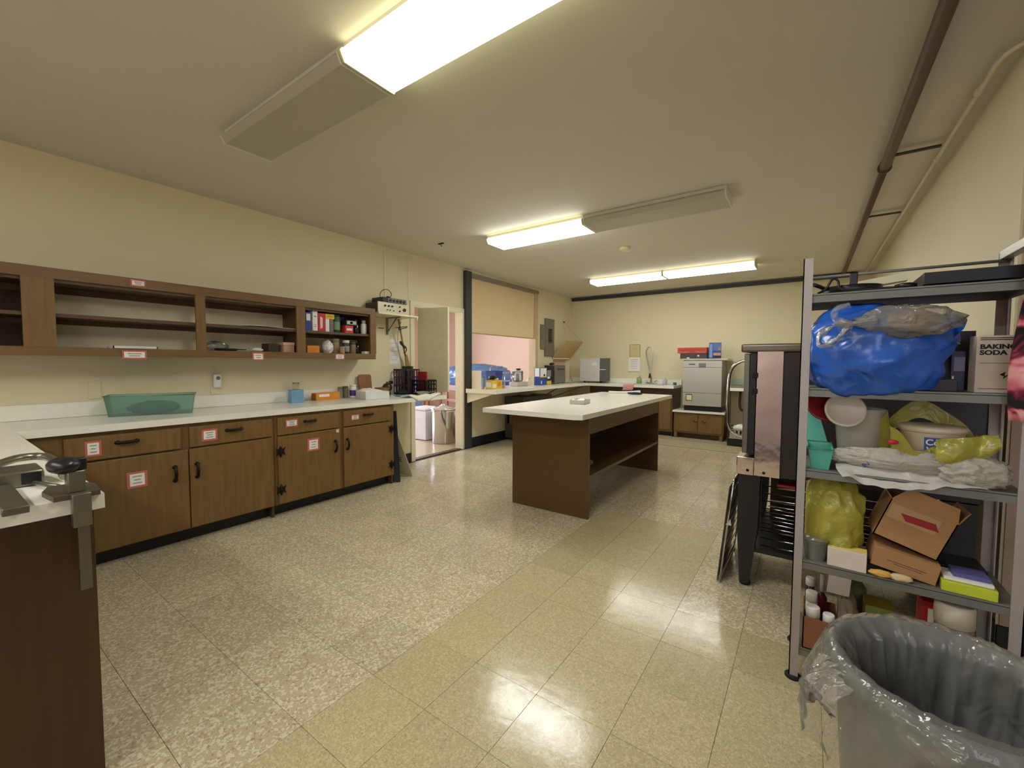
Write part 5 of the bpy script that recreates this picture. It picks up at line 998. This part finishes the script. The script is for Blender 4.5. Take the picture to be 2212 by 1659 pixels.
carton('carton', 'red and white carton standing at the back of the bottom shelf', 'box', .385, .44, 2.2, 2.30, Z, Z+.255, redb, [('-y', .3, .95, .5, .9, paper), ('-y', .2, 1., .0, .35, paper)])
carton('carton', 'dark blue carton next to the red and white one', 'box', .448, .51, 2.2, 2.30, Z, Z+.16, navy)
jar('jar', 'green glass jug with pale cap behind the clear bag', 'jug', .195, 2.29, Z, .035, .27, M_('sage_plastic', (108, 112, 84), .3), M_('pale_cap', (150, 146, 126)), .12, .5)
jar('jar', 'wide jar with white domed lid by the shelf post', 'jar', .455, 2.12, Z, .052, .31, M_('tan_jar', (150, 120, 96), .4), M_('dome_white', (216, 206, 186), .4), .25, .98)
# hanging apron
def ap(u, v):
    x = .536+.20*u; y = 1.985+.018*math.sin(9*u+2*v)+.03*v; return (x+.012*math.sin(6*v), y, 1.80-.68*v)
solo('apron', 'black and pink floral apron hanging on the shelving unit corner', 'apron', B().sheet(24, 24, ap), floral('floral_cloth'), solid=.004)

# ================================================================== GREY BIN WITH CLEAR LINER
GX, GY, GR, GH = .294, 1.361, .225, .58
binm = mat('grey_bin_plastic', (100, 104, 100), .45, var=.06, scale=6)
t = thing('trash_can', 'round grey plastic trash can lined with a clear bag in front of the shelves', 'trash can', (GX, GY, 0))
part(t, 'barrel', B().lathe([(.175, .0), (.18, .01), (GR-.012, GH-.06), (GR+.004, GH-.055), (GR+.006, GH-.005), (GR, GH), (GR-.012, GH-.004), (GR-.02, GH-.06), (.168, .02), (.0001, .018)], (GX, GY, 0), 48, cap=False), binm)
def lin_(u, v):
    a = 2*math.pi*u; d = Vector((math.cos(a), math.sin(a), 0))
    wob = .012*(1-2.4*abs(noise.noise(d*3.5+Vector((0, 0, v*3)))))+.008*(1-2.4*abs(noise.noise(d*8+Vector((0, 0, v*5+a))))) 
    left = max(0, math.cos(a-math.radians(205)))**3
    if v < .5: k = v/.5; r = .155+(GR-.026-.155)*k-.006-abs(wob)*1.5; z = .05+(GH-.012-.05)*k
    elif v < .6: k = (v-.5)/.1; r = GR-.032+.048*k+wob*.15; z = GH-.012+.022*math.sin(k*math.pi)+abs(wob)*.5
    else:
        k = (v-.6)/.4; L_ = .11+.06*math.sin(2*a+1)+.03*math.sin(5*a)+.07*left
        r = GR+.018+abs(wob)*(.4+1.1*k)+.035*left*math.sin(k*2.6)+.006*math.sin(17*a)*k; z = GH-.012-L_*k
    return (GX+r*math.cos(a), GY+r*math.sin(a), z)
part(t, 'liner', B().sheet(240, 70, lin_), liner, 'clear plastic liner folded over the rim')
def tuft(u, v):
    p0 = Vector((GX+(GR+.02)*math.cos(math.radians(212)), GY+(GR+.02)*math.sin(math.radians(212)), GH-.015)); rad = Vector((math.cos(math.radians(205)), math.sin(math.radians(205)), 0)); tan_ = Vector((-rad.y, rad.x, 0))
    q = p0+tan_*(.13*(u-.5)*(1-.3*v))+rad*(.075*math.sin(v*2.4)*(.5+.5*math.sin(math.pi*u)))+Vector((0, 0, .012-.115*v*(.7+.3*math.cos(5*u))))
    return q+rad*(.016*(1-2*abs(noise.noise(Vector((u*5, v*4, 9))))))
part(t, 'liner_fold', B().sheet(30, 24, tuft), liner)

# ================================================================== CAN OPENER ON THE PENINSULA
t = thing('can_opener', 'clamp-on steel can opener with black knob on the peninsula corner', 'can opener', (-1.75, .265, W))
part(t, 'base_plate', B().poly([(-1.865, .225, W), (-1.80, .205, W), (-1.70, .215, W), (-1.70, .31, W), (-1.80, .318, W), (-1.86, .30, W)], (0, 0, .014)), M_('cast_steel', (104, 96, 86), .4, metal=.7))
part(t, 'column', B().box(-1.755, -1.715, .245, .283, W+.014, .985, .004), tsteel)
part(t, 'knob', B().blob((-1.735, .243, 1.003), (.045, .036, .024), .05, 2, 3, 3).box(-1.75, -1.72, .262, .288, .985, 1.02, .004), blackp)
part(t, 'slot', B().box(-1.7005, -1.697, .25, .283, W+.006, W+.014), blackp)
part(t, 'clamp_sleeve', B().box(-1.708, -1.678, .248, .287, .83, W+.016, .002), tsteel)
part(t, 'shaft', B().box(-1.703, -1.682, .257, .282, .645, .83, .001), M_('bare_steel', (120, 116, 104), .3, metal=.9))
t = thing('food_press', 'stainless hand tool with bent tube handle lying on the peninsula', 'kitchen tool', (-1.9, .18, W))
part(t, 'bar', B().box(-1.97, -1.64, .118, .165, W, W+.020, .003), M_('grey_steel_bar', (118, 116, 104), .35, metal=.8))
part(t, 'head', B().box(-2.13, -1.985, .12, .235, W, W+.05, .008), tsteel)
part(t, 'black_insert', B().box(-1.987, -1.982, .185, .228, W+.008, W+.044, .002), blackp)
part(t, 'handle', B().tube(bent([(-2.10, .13, W+.055), (-2.20, .20, W+.06), (-2.20, .262, W+.055), (-2.08, .275, W+.045), (-1.96, .275, W+.02)]), .013, 10), tsteel)
part(t, 'hook', B().tube(bent([(-1.99, .21, W+.01), (-1.93, .225, W+.012), (-1.90, .235, W+.010), (-1.88, .25, W+.008)]), .007, 8), M_('grey_steel_bar', (118, 116, 104)))
